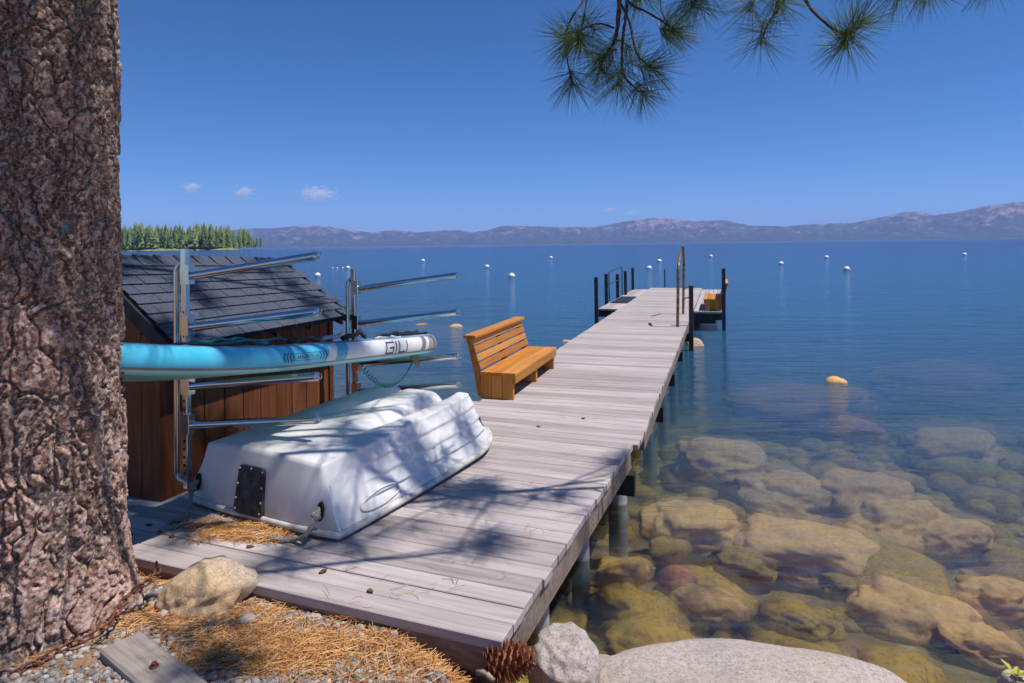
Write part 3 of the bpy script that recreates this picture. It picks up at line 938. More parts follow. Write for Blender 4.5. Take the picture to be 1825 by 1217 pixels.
# ------------------------------------------------------------------ racks with padded steel arms
ARM_D = Vector((0.93, -0.367, 0)).normalized()
def rack(label, base, zs, ztop, zbot):
    t = thing('storage_rack', label, 'rack', loc=(base.x, base.y, zbot), group='steel board racks')
    up = Z3
    side = U3
    lean = Vector((0.010, 0, 0))
    P = lambda z: Vector((base.x, base.y, z)) + lean * (z - zbot)
    mid, ln = (P(zbot) + P(ztop)) / 2, ztop - zbot
    MB().box(mid, Z3, ARM_D, side, ln, 0.042, 0.042, 0.005).build('post', M['steel'], t)
    off = -ARM_D * 0.075 - side * 0.01
    pts = [P(zbot + 0.02)]
    for a in range(0, 7):
        f = math.radians(90 * a / 6)
        pts.append(P(zbot + 0.10) + off * math.sin(f) - Z3 * 0.06 * math.cos(f))
    pts.append(P(ztop - 0.16) + off)
    for a in range(1, 8):
        f = math.radians(90 * a / 7)
        pts.append(P(ztop - 0.16) + off * math.cos(f) + Z3 * 0.075 * math.sin(f))
    MB().tube(pts, 0.019, 12).build('bent_tube', M['steel'], t, smooth=True)
    for q in range(26):
        z = zbot + 0.1 + q * (ln - 0.2) / 26
        MB().box(P(z) - side * 0.0215 + ARM_D * 0.0, Z3, ARM_D, side, 0.018, 0.010, 0.002).build('slot', M['dark_slot'], t)
    for z in zs:
        r = ARM_D + Z3 * 0.126
        r.normalize()
        a = P(z) + ARM_D * 0.03
        arm = MB().tube([a, a + r * 0.645 * H], 0.027, 14).build('arm', M['steel'], t, smooth=True, sharp=50)
        MB().box(P(z + 0.012) + ARM_D * 0.012, Z3, ARM_D, side, 0.13, 0.075, 0.058, 0.004).build('bracket', M['steel'], arm)
        e = a + r * (0.645 * H)
        cap = MB().tube([e - r * 0.004, e + r * 0.012, e + r * 0.018], [0.0285, 0.0285, 0.018], 14)
        ring = [e + r * (0.018 + 0.016 * (1 - math.cos(2 * math.pi * q / 12))) + Z3 * 0.018 * math.sin(2 * math.pi * q / 12) for q in range(13)]
        cap.tube(ring, 0.003, 6)
        cap.build('end_cap', M['steel'], arm, smooth=True, sharp=50)
    return t
R1 = Vector((-1.375 * H, 2.72 * H, 0)); R2 = Vector((-0.938 * H, 3.81 * H, 0))
rack('shiny steel rack post with four arms beside the boat stern, nearer of two', R1, [0.885 * H, 0.672 * H, 0.425 * H, 0.262 * H], 1.0 * H, 0.0)
rack('darker steel rack post with four arms beyond the shed over the water, farther of two', R2, [0.753 * H, 0.549 * H, 0.309 * H, 0.154 * H], 0.868 * H, -0.9)

# ------------------------------------------------------------------ paddle board
HT = 0.078                                      # half thickness
ctrl = 0.345 * H
c1 = R1 + ARM_D * ctrl; c1.z = 0.425 * H + 0.126 * ctrl
c2 = R2 + ARM_D * ctrl; c2.z = 0.309 * H + 0.126 * ctrl
ex = (c2 - c1).normalized()
ey = (ARM_D + Z3 * 0.126); ey = (ey - ex * ey.dot(ex)).normalized()
ez = ex.cross(ey).normalized()
if ez.z < 0: ez = -ez
sup_o = c1 + ez * (HT + 0.045)
SM = frame(sup_o, ex, ey, ez)
sup = thing('paddle_board', 'turquoise and white inflatable paddle board lying across the rack arms', 'paddle board', SM)
XA, XB = -1.02 * H, 1.36 * H                     # nose, tail
def sup_w(x):
    t = (x - XA) / (XB - XA)
    w = 0.37
    if t < 0.42: w *= max(0.02, (1 - ((0.42 - t) / 0.42) ** 2.3)) ** 0.62
    if t > 0.80: w *= max(0.0004, (1 - ((t - 0.80) / 0.2) ** 3.2)) ** 0.5
    return max(w, 0.03)
def sup_r(x):
    t = (x - XA) / (XB - XA)
    r = 0.0
    if t < 0.46: r = 0.17 * ((0.46 - t) / 0.46) ** 2
    if t > 0.9: r += 0.02 * ((t - 0.9) / 0.1) ** 2
    return r
def sup_pt(x, f):
    """f: angle round the near rail, -90 bottom .. 90 top"""
    w = sup_w(x); ht = HT * min(1.0, (w / 0.10) ** 0.6)
    a = math.radians(f)
    rr_ = min(ht * 0.86, w)
    return Vector((x, w - rr_ + rr_ * math.cos(a), sup_r(x) + ht * math.sin(a)))
NX = 110
rows = []
for i in range(NX + 1):
    u = i / NX
    x = XA + (XB - XA) * (u if u < 0.9 else u)
    x = XA + (XB - XA) * (0.5 - 0.5 * math.cos(math.pi * u)) * 0.35 + (XB - XA) * u * 0.65
    ring = []
    for f in np.linspace(-90, 90, 15):
        ring.append(sup_pt(x, f))
    left = [Vector((p.x, -p.y, p.z)) for p in reversed(ring)]
    rows.append(ring + left + [ring[0]])
mb = MB().grid(rows)
mb.add([*rows[0]], [tuple(range(len(rows[0]) - 1))]); mb.add([*rows[-1]], [tuple(range(len(rows[-1]) - 1))])
k = NT('paddle_board_print')
v = k.n('TexCoord').outputs['Object']
sx = k.n('SeparateXYZ'); k.t.links.new(v, sx.inputs[0])
X_, Y_, Z_ = sx.outputs
def norm(x): return (x * H - XA) / (XB - XA)
xn = k.math('DIVIDE', k.math('SUBTRACT', X_, XA), XB - XA)
slant = k.math('ADD', xn, k.math('MULTIPLY', Z_, -0.10))
cyan, white, grey, tan = lin(34, 190, 226), lin(226, 224, 224), lin(112, 114, 120), lin(150, 138, 132)
lcy = lin(40, 178, 196)
cside = k.ramp(slant, [(0.0, cyan), (norm(0.205), white), (norm(0.262), lcy), (norm(0.335), white), (norm(0.985), grey), (norm(1.03), white), (norm(1.065), tan)], 'CONSTANT')
# rocker-corrected height so that the lower band follows the rail
at = k.n('Attribute', attribute_name='rail').outputs['Fac']
band = k.ramp(at, [(0.0, lin(130, 214, 214)), (0.13, grey), (0.21, (1, 1, 1)), (0.945, lin(74, 92, 140)), (0.975, lin(150, 160, 196))], 'CONSTANT')
isb = k.ramp(at, [(0.0, (1, 1, 1)), (0.21, (0, 0, 0)), (0.945, (1, 1, 1))], 'CONSTANT')
c = k.mix(isb, cside, band)
c = k.mix(0.12, c, k.ramp(k.noise(k.coord('Object'), 7, 4), [(0.3, lin(150, 150, 140)), (0.7, white)]))
M['sup'] = k.done(c, 0.33, 0, None, 0.5)
me = mb.mesh('board_body', True)
zz = np.array([v_.co.z for v_ in me.vertices]); xx = np.array([v_.co.x for v_ in me.vertices])
rk = np.array([sup_r(x) for x in xx]); hts = np.array([HT * min(1.0, (sup_w(x) / 0.10) ** 0.6) for x in xx])
fattr(me, 'rail', np.clip((zz - rk) / (2 * hts) + 0.5, 0, 1))
put('board_body', me, M['sup'], sup)
# deck pad, piping, bungee cords, handle
M['pad'] = speckle('blue_grey_deck_pad', [(0.35, lin(70, 150, 176)), (0.6, lin(110, 180, 200))], 60, 0.8, 0.4)
M['black_web'] = speckle('black_webbing', [(0.3, lin(22, 24, 30)), (0.7, lin(52, 56, 66))], 60, 0.7, 0.4)
M['teal_cord'] = speckle('teal_leash', [(0.3, lin(10, 96, 104)), (0.7, lin(24, 128, 134))], 20, 0.4, 0.1)
M['clear_grey'] = speckle('grey_strap', [(0.3, lin(150, 156, 160)), (0.7, lin(196, 200, 204))], 40, 0.6, 0.3)
pr = []
for i in range(41):
    x = -0.25 * H + (1.15 + 0.25) * H * i / 40
    wd = sup_w(x) - 0.075
    pr.append([Vector((x, wd * s, sup_r(x) + HT * min(1, (sup_w(x) / 0.10) ** 0.6) + 0.003 + 0.003 * (abs(s) < 0.99))) for s in (-1, -0.98, 0, 0.98, 1)])
MB().grid(pr).build('deck_pad', M['pad'], sup, local=True)
def deck_z(x): return sup_r(x) + HT * min(1, (sup_w(x) / 0.10) ** 0.6)
def strap(xs, mat, name, r=0.012, lift=0.02):
    pts = [Vector((x * H, y, deck_z(x * H) + lift + lz)) for x, y, lz in xs]
    fine = []
    for a, b in zip(pts[:-1], pts[1:]):
        for q in range(5): fine.append(a.lerp(b, q / 5))
    fine.append(pts[-1])
    fine = [p + Vector((0, 0, 0.006 * math.sin(i * 1.3))) for i, p in enumerate(fine)]
    MB().tube(fine, r, 8).build(name, mat, sup, smooth=True, local=True)
strap([(-0.40, 0.20, 0), (-0.30, 0.22, 0.02), (-0.18, 0.18, 0.035), (-0.05, 0.23, 0.0)], M['teal_cord'], 'bungee_cord', 0.009)
strap([(-0.42, 0.10, 0), (-0.22, 0.26, 0.01), (0.02, 0.20, 0.03), (0.10, 0.27, 0)], M['teal_cord'], 'bungee_cord', 0.007)
strap([(0.05, 0.25, 0), (0.16, 0.27, 0.02), (0.24, 0.25, 0.0)], M['black_web'], 'carry_handle', 0.015)
strap([(0.28, 0.22, 0), (0.40, 0.26, 0.035), (0.46, 0.18, 0.01)], M['clear_grey'], 'strap', 0.016)
strap([(0.40, 0.26, 0), (0.50, 0.28, 0.035), (0.58, 0.2, 0.05), (0.60, 0.24, 0)], M['black_web'], 'strap', 0.018)
strap([(0.68, 0.27, 0), (0.82, 0.26, 0.02), (0.95, 0.24, 0.015), (1.10, 0.22, 0.02), (1.22, 0.12, 0.0)], M['black_web'], 'strap', 0.012)
strap([(0.62, 0.30, -0.01), (0.78, 0.25, 0.0), (0.84, 0.31, -0.015)], M['clear_grey'], 'strap', 0.012, 0.012)
for q in range(12):
    xq = (0.70 + 0.04 * q) * H
    MB().tube([(xq, 0.22, deck_z(xq) + 0.02), (xq + 0.03, 0.27, deck_z(xq) + 0.024)], 0.008, 6).build('strap', M['black_web'], sup, smooth=True, local=True)
# lettering conformed to the rail
def text_mesh(body, size, extrude=0.0):
    cu = bpy.data.curves.new('lettering', 'FONT'); cu.body = body; cu.size = size; cu.extrude = extrude
    cu.resolution_u = 3
    ob = bpy.data.objects.new('lettering', cu); COL.objects.link(ob)
    dg = bpy.context.evaluated_depsgraph_get()
    me_ = bpy.data.meshes.new_from_object(ob.evaluated_get(dg))
    bpy.data.objects.remove(ob); bpy.data.curves.remove(cu)
    return me_
def on_rail(mb_, x0, f0, name, mat, lift=0.0015):
    """flat outline (x along the board, y up the rail in metres) laid on the near rail"""
    out = MB(); out.f = mb_.f
    for (x, y) in mb_.v:
        f = f0 + math.degrees(y / HT)
        p = sup_pt(x0 + x, f)
        a = math.radians(f)
        out.v.append(tuple(p + Vector((0, math.cos(a), math.sin(a))) * lift))
    out.build(name, mat, sup, local=True)
class Flat:
    def __init__(s): s.v, s.f = [], []
    def poly(s, pts):
        n = len(s.v); s.v += pts; s.f.append(tuple(range(n, n + len(pts))))
    def stroke(s, pts, w, seg=4):
        for a, b in zip(pts[:-1], pts[1:]):
            dx, dy = b[0] - a[0], b[1] - a[1]; l = math.hypot(dx, dy); nx, ny = -dy / l * w / 2, dx / l * w / 2
            ex_, ey_ = dx / l * w / 2, dy / l * w / 2
            for q in range(seg):
                t0_, t1_ = q / seg, (q + 1) / seg
                ax, ay = a[0] + dx * t0_ - (ex_ if q == 0 else 0), a[1] + dy * t0_ - (ey_ if q == 0 else 0)
                bx, by = a[0] + dx * t1_ + (ex_ if q == seg - 1 else 0), a[1] + dy * t1_ + (ey_ if q == seg - 1 else 0)
                s.poly([(ax + nx, ay + ny), (bx + nx, by + ny), (bx - nx, by - ny), (ax - nx, ay - ny)])
M['ink'] = speckle('dark_grey_print', [(0.3, lin(58, 60, 68)), (0.7, lin(84, 86, 94))], 30, 0.5, 0.0)
gx0, gs, gw_ = 0.64 * H, 0.085, 0.014
gl_ = Flat()
gl_.stroke([(0.115, gs), (0.02, gs), (0.0, 0.0), (0.10, 0.0), (0.108, gs * 0.48), (0.06, gs * 0.48)], gw_)
gl_.stroke([(0.145, 0.0), (0.160, gs)], gw_)
gl_.stroke([(0.205, gs), (0.190, 0.0), (0.275, 0.0)], gw_)
gl_.stroke([(0.305, 0.0), (0.320, gs)], gw_)
on_rail(gl_, gx0, -30, 'lettering', M['ink'])
tm = text_mesh('CARBONTECH', 0.034)
fl = Flat(); fl.v = [(v_.co.x, v_.co.y) for v_ in tm.vertices]; fl.f = [tuple(p.vertices) for p in tm.polygons]
on_rail(fl, -0.005 * H, -9, 'lettering', M['ink'])
fr_ = Flat()
w_t = max(x for x, y in fl.v)
fr_.stroke([(-0.008, -0.010), (w_t + 0.008, -0.010), (w_t + 0.008, 0.034), (-0.008, 0.034), (-0.008, -0.010)], 0.003, 8)
on_rail(fr_, -0.005 * H, -9, 'lettering', M['ink'])
for q in range(3):
    for sgn, xs in ((-1, -0.030 - 0.028 * q), (1, w_t + 0.030 + 0.028 * q)):
        cv = Flat(); cv.stroke([(xs - sgn * 0.006, -0.012), (xs + sgn * 0.008, 0.012), (xs - sgn * 0.006, 0.036)], 0.009, 2)
        on_rail(cv, -0.005 * H, -9, 'chevron', M['ink'])
# fin and coiled leash hanging below the tail
M['fin'] = speckle('olive_fin', [(0.3, lin(96, 92, 70)), (0.7, lin(130, 124, 98))], 20, 0.5, 0.1)
xf = 1.06 * H
MB().add([(xf - 0.06, 0.20, -HT), (xf + 0.08, 0.20, -HT), (xf + 0.10, 0.20, -HT - 0.10), (xf + 0.05, 0.20, -HT - 0.11),
          (xf - 0.06, 0.212, -HT), (xf + 0.08, 0.212, -HT), (xf + 0.10, 0.208, -HT - 0.10), (xf + 0.05, 0.208, -HT - 0.11)],
         [(0, 1, 2, 3), (7, 6, 5, 4), (0, 4, 5, 1), (1, 5, 6, 2), (2, 6, 7, 3), (3, 7, 4, 0)]).build('fin', M['fin'], sup, local=True)
ls = []
a, b = Vector((0.52 * H, 0.25, -HT - 0.005)), Vector((1.04 * H, 0.22, -HT - 0.05))
for i in range(420):
    t = i / 419
    c_ = a.lerp(b, t) - Vector((0, 0, 0.19 * (1 - (2 * t - 1) ** 2)))
    ph = t * 2 * math.pi * 27
    ls.append(c_ + Vector((0.013 * math.cos(ph), 0.013 * math.sin(ph), 0.004 * math.cos(ph))) * 1.0 + Vector((0, 0, 0.016 * math.sin(ph))))
MB().tube(ls, 0.0032, 6).build('coiled_leash', M['teal_cord'], sup, smooth=True, local=True)

# ------------------------------------------------------------------ overturned dinghy
BA = Vector((0.469, 0.883, 0)).normalized(); BS = Vector((BA.y, -BA.x, 0))
ST = Vector((-0.958 * H, 2.37 * H, 0.0))
boat = thing('dinghy', 'white plastic tri-hull dinghy lying upside down on the dock', 'boat', frame(ST, BA, BS, Z3))
BL, BB, BZ = 1.26 * H, 0.40 * H, 0.255 * H
def smooth(a, b, x):
    t = min(1, max(0, (x - a) / (b - a))); return t * t * (3 - 2 * t)
def boat_sec(u, v):
    """u 0 stern .. 1 bow, v -1 left gunwale .. 1 right gunwale"""
    b = BB * (0.99 + 0.02 * math.sin(math.pi * min(1, u / 0.9)))
    if u > 0.72: b *= math.sqrt(max(0.0, 1 - ((u - 0.72) / 0.285) ** 2 * 0.62))
    top = BZ * (1 + 0.10 * u)
    lobes = smooth(0.12, 0.8, u)
    av = abs(v)
    sheer = 0.045 + 0.035 * u ** 2
    tw = 0.76 - 0.06 * u                                   # share of the half beam that is bottom
    if av <= 0.6:
        y = av / 0.6 * tw
        # three lobes with two valleys
        val = math.exp(-((y - tw * 0.52) / 0.10) ** 2)
        z = top - lobes * 0.075 * H * val - 0.018 * H * (y / tw) ** 3 * (1 - lobes * 0.6)
        dropb = smooth(0.80 if y < tw * 0.52 else 0.86, 1.0, u)
        yy = y * b
    else:
        q = (av - 0.6) / 0.4
        y0 = tw * b
        z0 = top - 0.018 * H * (1 - lobes * 0.6)
        rnd = 0.06
        yy = y0 + (b - y0) * (q ** 1.15)
        z = z0 + (sheer - z0) * (1 - (1 - q) ** 1.12)
        y = yy / b
        dropb = smooth(0.86, 1.0, u)
        if 0.10 < u < 0.965:                               # lapped strakes with pillowed ribs
            fade = smooth(0.13, 0.22, u) * (1 - smooth(0.93, 0.965, u)) * smooth(0.02, 0.10, q) * (1 - smooth(0.90, 0.97, q))
            st = (q * 4.2) % 1.0
            stp = (1 - st) ** 0.7 if st > 0.12 else st / 0.12
            rib = max(0.0, math.sin(u * BL * 26)) ** 2.0
            yy += fade * (0.020 * (1 - stp) + 0.012 * rib - 0.010)
            z += fade * 0.004 * rib
    z = sheer + (z - sheer) * (1 - dropb) ** 0.5
    x = u * BL
    x -= 0.10 * H * smooth(0.82, 1.0, u) * (z - sheer) / BZ
    return Vector((x, math.copysign(yy, v), z)), sheer, b
NU, NV = 120, 121
rows = []
vs_ = np.concatenate([np.linspace(-1, -0.6, 36)[:-1], np.linspace(-0.6, 0.6, 50), np.linspace(0.6, 1, 36)[1:]])
RAKE = 0.035 * H
for e in np.linspace(1, 0, 14):                            # transom, from the gunwale up
    row = []
    for v_ in vs_:
        p, sh, b = boat_sec(0.0, v_)
        yb = b * max(-1, min(1, v_ / 0.72))
        e2 = e
        bulge = 0.03 * math.sin(math.pi * e) 
        y = p.y + (yb - p.y) * e2
        corner = smooth(0.55, 1.0, abs(y) / b) * 0.035
        row.append(Vector((RAKE * (1 - e) + 0.0 - bulge * 0.35 + corner, y, p.z + (sh - p.z) * e)))
    rows.append(row)
for u in np.linspace(0.012, 1.0, NU):
    row = []
    for v_ in vs_:
        p, sh, b = boat_sec(u, v_)
        x = p.x + RAKE * (1 - u) * min(1, (p.z - sh) / (BZ - sh)) * max(0, 1 - u * 2.5) + 0.035 * smooth(0.55, 1.0, abs(p.y) / b) * max(0, 1 - u * 8)
        row.append(Vector((x, p.y, p.z)))
    rows.append(row)
k = NT('white_polyethylene')
v = k.coord('Object')
c = k.ramp(k.noise(v, 3, 5), [(0.3, lin(208, 206, 206)), (0.7, lin(228, 226, 226))])
c = k.mix(k.math('MULTIPLY', k.ramp(k.noise(v, 26, 5, 0.7), [(0.55, (0, 0, 0)), (0.8, (1, 1, 1))]), 0.3), c, lin(160, 152, 146))
sx = k.n('SeparateXYZ'); k.t.links.new(k.n('TexCoord').outputs['Object'], sx.inputs[0])
dirt = k.math('MULTIPLY', k.ramp(sx.outputs[2], [(0.05, (1, 1, 1)), (0.16, (0, 0, 0))]), k.ramp(k.noise(v, 9, 5), [(0.4, (0, 0, 0)), (0.7, (0.5, 0.5, 0.5))]))
c = k.mix(dirt, c, lin(150, 140, 124))
M['hull'] = k.done(c, 0.42, 0, k.bump(k.noise(v, 40, 3), 0.05, 0.004), 0.45)
hull = MB().grid(rows).build('hull', M['hull'], boat, smooth=True, local=True)
# rolled gunwale lip all round
M['gunwale'] = speckle('dirty_white_gunwale', [(0.35, lin(176, 172, 162)), (0.65, lin(214, 212, 206))], 14, 0.5, 0.1)
loop = []
for u in np.linspace(0, 1, 60):
    p, sh, b = boat_sec(u, 1.0); loop.append(Vector((p.x + (0.032 if u == 0 else 0.035 * max(0, 1 - u * 8)), p.y + 0.004, p.z - 0.012)))
p, sh, b = boat_sec(1.0, 1.0)
for a_q in np.linspace(0, 1, 9)[1:-1]:
    loop.append(Vector((p.x + 0.05 * math.sin(math.pi * a_q), p.y * (1 - 2 * a_q), p.z - 0.012)))
for u in np.linspace(1, 0, 60):
    p, sh, b = boat_sec(u, -1.0); loop.append(Vector((p.x + (0.032 if u == 0 else 0.035 * max(0, 1 - u * 8)), p.y - 0.004, p.z - 0.012)))
for a_q in np.linspace(0, 1, 12)[1:-1]:
    loop.append(Vector((0.032 - 0.035 * math.sin(math.pi * a_q) ** 0.5, -BB * 0.99 * (1 - 2 * a_q), 0.033)))
loop = loop[64:] + loop[:64]
loop.append(loop[0])
MB().tube(loop, 0.020, 10, caps=False).build('gunwale', M['gunwale'], boat, smooth=True, local=True)
# motor pad on the transom with rivets
M['pad_black'] = speckle('scuffed_black_plate', [(0.35, lin(40, 42, 46)), (0.62, lin(70, 70, 74)), (0.8, lin(110, 110, 112))], 22, 0.45, 0.15)
M['rivet'] = speckle('aluminium_rivet', [(0.3, (0.6, 0.6, 0.6, 1)), (0.7, (0.75, 0.75, 0.75, 1))], 20, 0.35, 0.05, metal=0.7)
tn = Vector((-(BZ - 0.045), 0, RAKE)).normalized()
tu = Vector((RAKE, 0, BZ - 0.045)).normalized()
def TP(y, e): return Vector((RAKE * (1 - e) - 0.03 * math.sin(math.pi * e) * 0.35 - 0.012, y, BZ + (0.045 - BZ) * e))
pc = (TP(-0.02, 0.25) + TP(-0.02, 1.0)) / 2
padh = (TP(0, 0.25) - TP(0, 1.0)).length
pad = MB()
out = []
for cy_, cz_, s0 in ((0.105, padh / 2, 0), (-0.105, padh / 2, 90), (-0.115, -padh / 2, 180), (0.115, -padh / 2, 270)):
    r_ = 0.03
    ccy, ccz = cy_ - math.copysign(r_, cy_), cz_ - math.copysign(r_, cz_)
    for q in range(5):
        a_q = math.radians(s0 + 90 * q / 4)
        out.append((ccy + r_ * math.cos(a_q), ccz + r_ * math.sin(a_q)))
n_ = len(out)
pv_ = [pc + Vector((0, a, 0)) + tu * b + tn * 0.014 for a, b in out] + [pc + Vector((0, a, 0)) + tu * b - tn * 0.02 for a, b in out]
pad.add(pv_, [tuple(range(n_)), tuple(range(2 * n_ - 1, n_ - 1, -1))] + [(i, n_ + i, n_ + (i + 1) % n_, (i + 1) % n_) for i in range(n_)])
po = pad.build('motor_pad', M['pad_black'], boat, local=True)
for a, b in ((-0.095, 0.42), (0, 0.45), (0.095, 0.42), (0.1, 0.1), (-0.1, 0.1), (0.103, -0.2), (-0.103, -0.2), (0.1, -0.42), (-0.1, -0.42)):
    c_ = pc + Vector((0, a, 0)) + tu * (b * padh) + tn * 0.014
    MB().tube([c_, c_ + tn * 0.003, c_ + tn * 0.0045], [0.006, 0.006, 0.003], 10).build('rivet', M['rivet'], po, smooth=True, local=True)
# rope handles through the transom corners, embossed oval, registration marks
M['rope'] = None
k = NT('grey_rope')
v = k.coord('Object')
wv = k.n('TexWave'); wv.wave_type = 'BANDS'; wv.bands_direction = 'DIAGONAL'; k.t.links.new(v, wv.inputs['Vector']); wv.inputs['Scale'].default_value = 42; wv.inputs['Distortion'].default_value = 1.0
c = k.ramp(wv.outputs['Fac'], [(0.2, lin(120, 112, 106)), (0.7, lin(196, 190, 184))])
M['rope'] = k.done(c, 0.9, 0, k.bump(wv.outputs['Fac'], 0.9, 0.008))
for sgn in (-1, 1):
    yy = sgn * BB * 0.80
    base = TP(yy, 0.72) + Vector((0.035, 0, 0))
    sl = MB()
    ring_ = [base + Vector((0, 0.016 * math.cos(q * math.pi / 8), 0)) + tu * 0.045 * math.sin(q * math.pi / 8) - Vector((0.0, 0, 0)) for q in range(17)]
    sl.tube([p - Vector((0.012, 0, 0)) for p in ring_], 0.009, 8, caps=False).build('handle_hole', M['dark_slot'], boat, smooth=True, local=True)
ov = []
for q in range(41):
    a_q = 2 * math.pi * q / 40
    u = 0.205 + 0.085 * math.cos(a_q) - 0.02 * math.sin(a_q); q_ = 0.79 + 0.12 * math.sin(a_q)
    p, sh, b = boat_sec(u, 0.6 + 0.4 * q_)
    ov.append(p + Vector((0, 0.005, 0.003)))
MB().tube(ov, 0.006, 6, caps=False).build('embossed_oval', M['hull'], boat, smooth=True, local=True)
def hull_mark(u0, pts, w=0.008):
    for a, b in zip(pts[:-1], pts[1:]):
        pp = []
        for s_ in (0, 0.5, 1):
            u = u0 + (a[0] + (b[0] - a[0]) * s_) / BL; q_ = a[1] + (b[1] - a[1]) * s_
            p, sh, bb = boat_sec(u, 0.6 + 0.4 * q_); pp.append(p + Vector((0.002, 0.004, 0.002)))
        MB().tube(pp, w / 2, 5).build('registration_mark', M['ink'], boat, local=True)
hull_mark(0.868, [(0, 0.66), (0.0, 0.48)]); hull_mark(0.868, [(0, 0.48), (0.014, 0.50), (0.014, 0.64)], 0.006)
hull_mark(0.895, [(0, 0.46), (0.0, 0.66), (0.010, 0.66)])
hull_mark(0.922, [(0.016, 0.46), (0, 0.44), (0.0, 0.62)])
hull_mark(0.945, [(0.0, 0.5), (0.01, 0.62)], 0.006); hull_mark(0.955, [(0.006, 0.28), (0.0, 0.6)], 0.007)
hull_mark(0.505, [(0, 0.52), (0.03, 0.52)], 0.004)

# rope from handle to handle, lying on the boards
BM = frame(ST, BA, BS, Z3)
def rope(name, pts, r, label, cat='rope', group=None):
    pts = [Vector(p) for p in pts]
    out_ = []
    n_p = len(pts)
    for i in range(n_p - 1):                      # catmull-rom
        p0, p1, p2, p3 = pts[max(0, i - 1)], pts[i], pts[i + 1], pts[min(n_p - 1, i + 2)]
        for q in range(8):
            t = q / 8
            out_.append(0.5 * ((2 * p1) + (p2 - p0) * t + (2 * p0 - 5 * p1 + 4 * p2 - p3) * t * t + (3 * p1 - p0 - 3 * p2 + p3) * t ** 3))
    out_.append(pts[-1])
    o_ = MB().tube(out_, r, 8).build(name, M['rope'], smooth=True)
    return tag(o_, label, cat, group)
hl, hr = BM @ (TP(-BB * 0.80, 0.70) + Vector((0.0, 0, 0))), BM @ (TP(BB * 0.80, 0.70) + Vector((0.0, 0, 0)))
g = lambda px, py: G(px, py, 0.014)
rope_o = rope('rope', [hl + Vector((0.02, 0.02, 0)), hl + Vector((-0.005, -0.03, -0.01)), Vector((hl.x, hl.y - 0.05, 0.08)), g(330, 925), g(322, 935), g(300, 940), g(302, 930), g(328, 926), g(345, 930), g(360, 936), g(378, 929), g(400, 935), g(430, 945), g(470, 955), g(505, 962), g(521, 962),
              Vector((hr.x - 0.04, hr.y - 0.07, 0.06)), hr + Vector((-0.008, -0.03, -0.02)), hr + Vector((0.005, -0.01, 0.0)), hr + Vector((0.0, 0.02, 0.01))], 0.013,
     'frayed grey rope tied through both stern handles of the overturned dinghy')
for p in (hl + Vector((-0.004, -0.025, -0.03)), hr + Vector((-0.004, -0.02, -0.02))):
    kn = [p + Vector((0.018 * math.cos(q * 1.3), 0.015 * math.sin(q * 1.3), 0.022 * math.sin(q * 0.7))) for q in range(14)]
    MB().tube(kn, 0.011, 8).build('knot', M['rope'], rope_o, smooth=True)
# ------------------------------------------------------------------ the pine in front
TC = Vector((-2.148, 2.97, 0)); TR = 0.33
pine = thing('pine_tree', 'huge pine trunk with plated bark at the left, branches hanging over the dock', 'tree', loc=(TC.x, TC.y, -0.15))
zs = np.concatenate([np.arange(-0.25, 2.95, 0.0052), np.geomspace(2.95, 11.0, 60)[1:]])
nth = 420
th = np.arange(nth) / nth * 2 * math.pi
ZZ, TT = np.meshgrid(zs, th, indexing='ij')
z_, t_ = ZZ.ravel(), TT.ravel()
def sstep(a, b, x):
    q = np.clip((x - a) / (b - a), 0, 1); return q * q * (3 - 2 * q)
P3 = np.stack([np.cos(t_) * TR, np.sin(t_) * TR, z_], -1)
w1 = fbm(P3 * 4.0, 3, 51); w2 = fbm(P3 * 4.0 + 9, 3, 52)
w3 = fbm(P3 * 18.0, 3, 53); w4 = fbm(P3 * 45.0, 2, 54)
ncell = 20                                         # plates round the trunk
f1, f2, cid = voronoi2(t_ / (2 * math.pi) * ncell + w1 * 0.75 + w3 * 0.14 + w4 * 0.03, z_ * 3.0 + w2 * 0.7 + w3 * 0.16 + w4 * 0.04, 5, wrap=ncell)
plate = sstep(0.02, 0.17, f2 - f1)
furrow = np.abs(fbm(np.stack([np.cos(t_) * 2.6, np.sin(t_) * 2.6, z_ * 0.5], -1) + w1[:, None] * 0.2 + w3[:, None] * 0.06, 3, 61))
fur = sstep(0.02, 0.16, furrow)
def flakes(n_, m_, seed, wa, wb):
    a1, a2, ai = voronoi2(t_ / (2 * math.pi) * n_ + w1 * wa + w3 * wb + w4 * wb * 0.5, z_ * m_ + w2 * wa + w3 * wb + w4 * wb * 0.5, seed, wrap=n_)
    return a2 - a1, ai
e1, gid = flakes(64, 17, 9, 1.3, 0.34)
e2, hid = flakes(140, 40, 19, 2.4, 0.5)
flake = np.floor(gid * 4) / 4 * 0.013 + hid * 0.007 - (1 - sstep(0.0, 0.10, e1)) * 0.006 - (1 - sstep(0.0, 0.14, e2)) * 0.003
disp = plate * fur * 0.019 * (0.75 + 0.4 * cid) + flake * 0.8 * (0.45 + 0.55 * plate * fur) + w4 * 0.0022 + fbm(P3 * 90, 2, 55) * 0.002 + fbm(P3 * 2.0, 2, 57) * 0.012
taper = 1 - 0.028 * np.clip(z_, 0, 12)
flare = 0.10 * np.exp(-np.clip(z_ + 0.15, 0, 5) / 0.16) * (1 + 0.5 * np.sin(t_ * 4 + 1))
rad_t = (TR - 0.035) * taper + disp + flare
Vt = np.stack([TC.x + rad_t * np.cos(t_) + 0.004 * z_, TC.y + rad_t * np.sin(t_), z_], -1) - np.array([TC.x, TC.y, -0.15])
me = np_mesh('trunk', Vt, grid_faces(len(zs), nth, wrap=True), smooth=False)
fattr(me, 'plate', plate * fur)
fattr(me, 'flake', np.clip(gid * 0.45 + hid * 0.55, 0, 1))
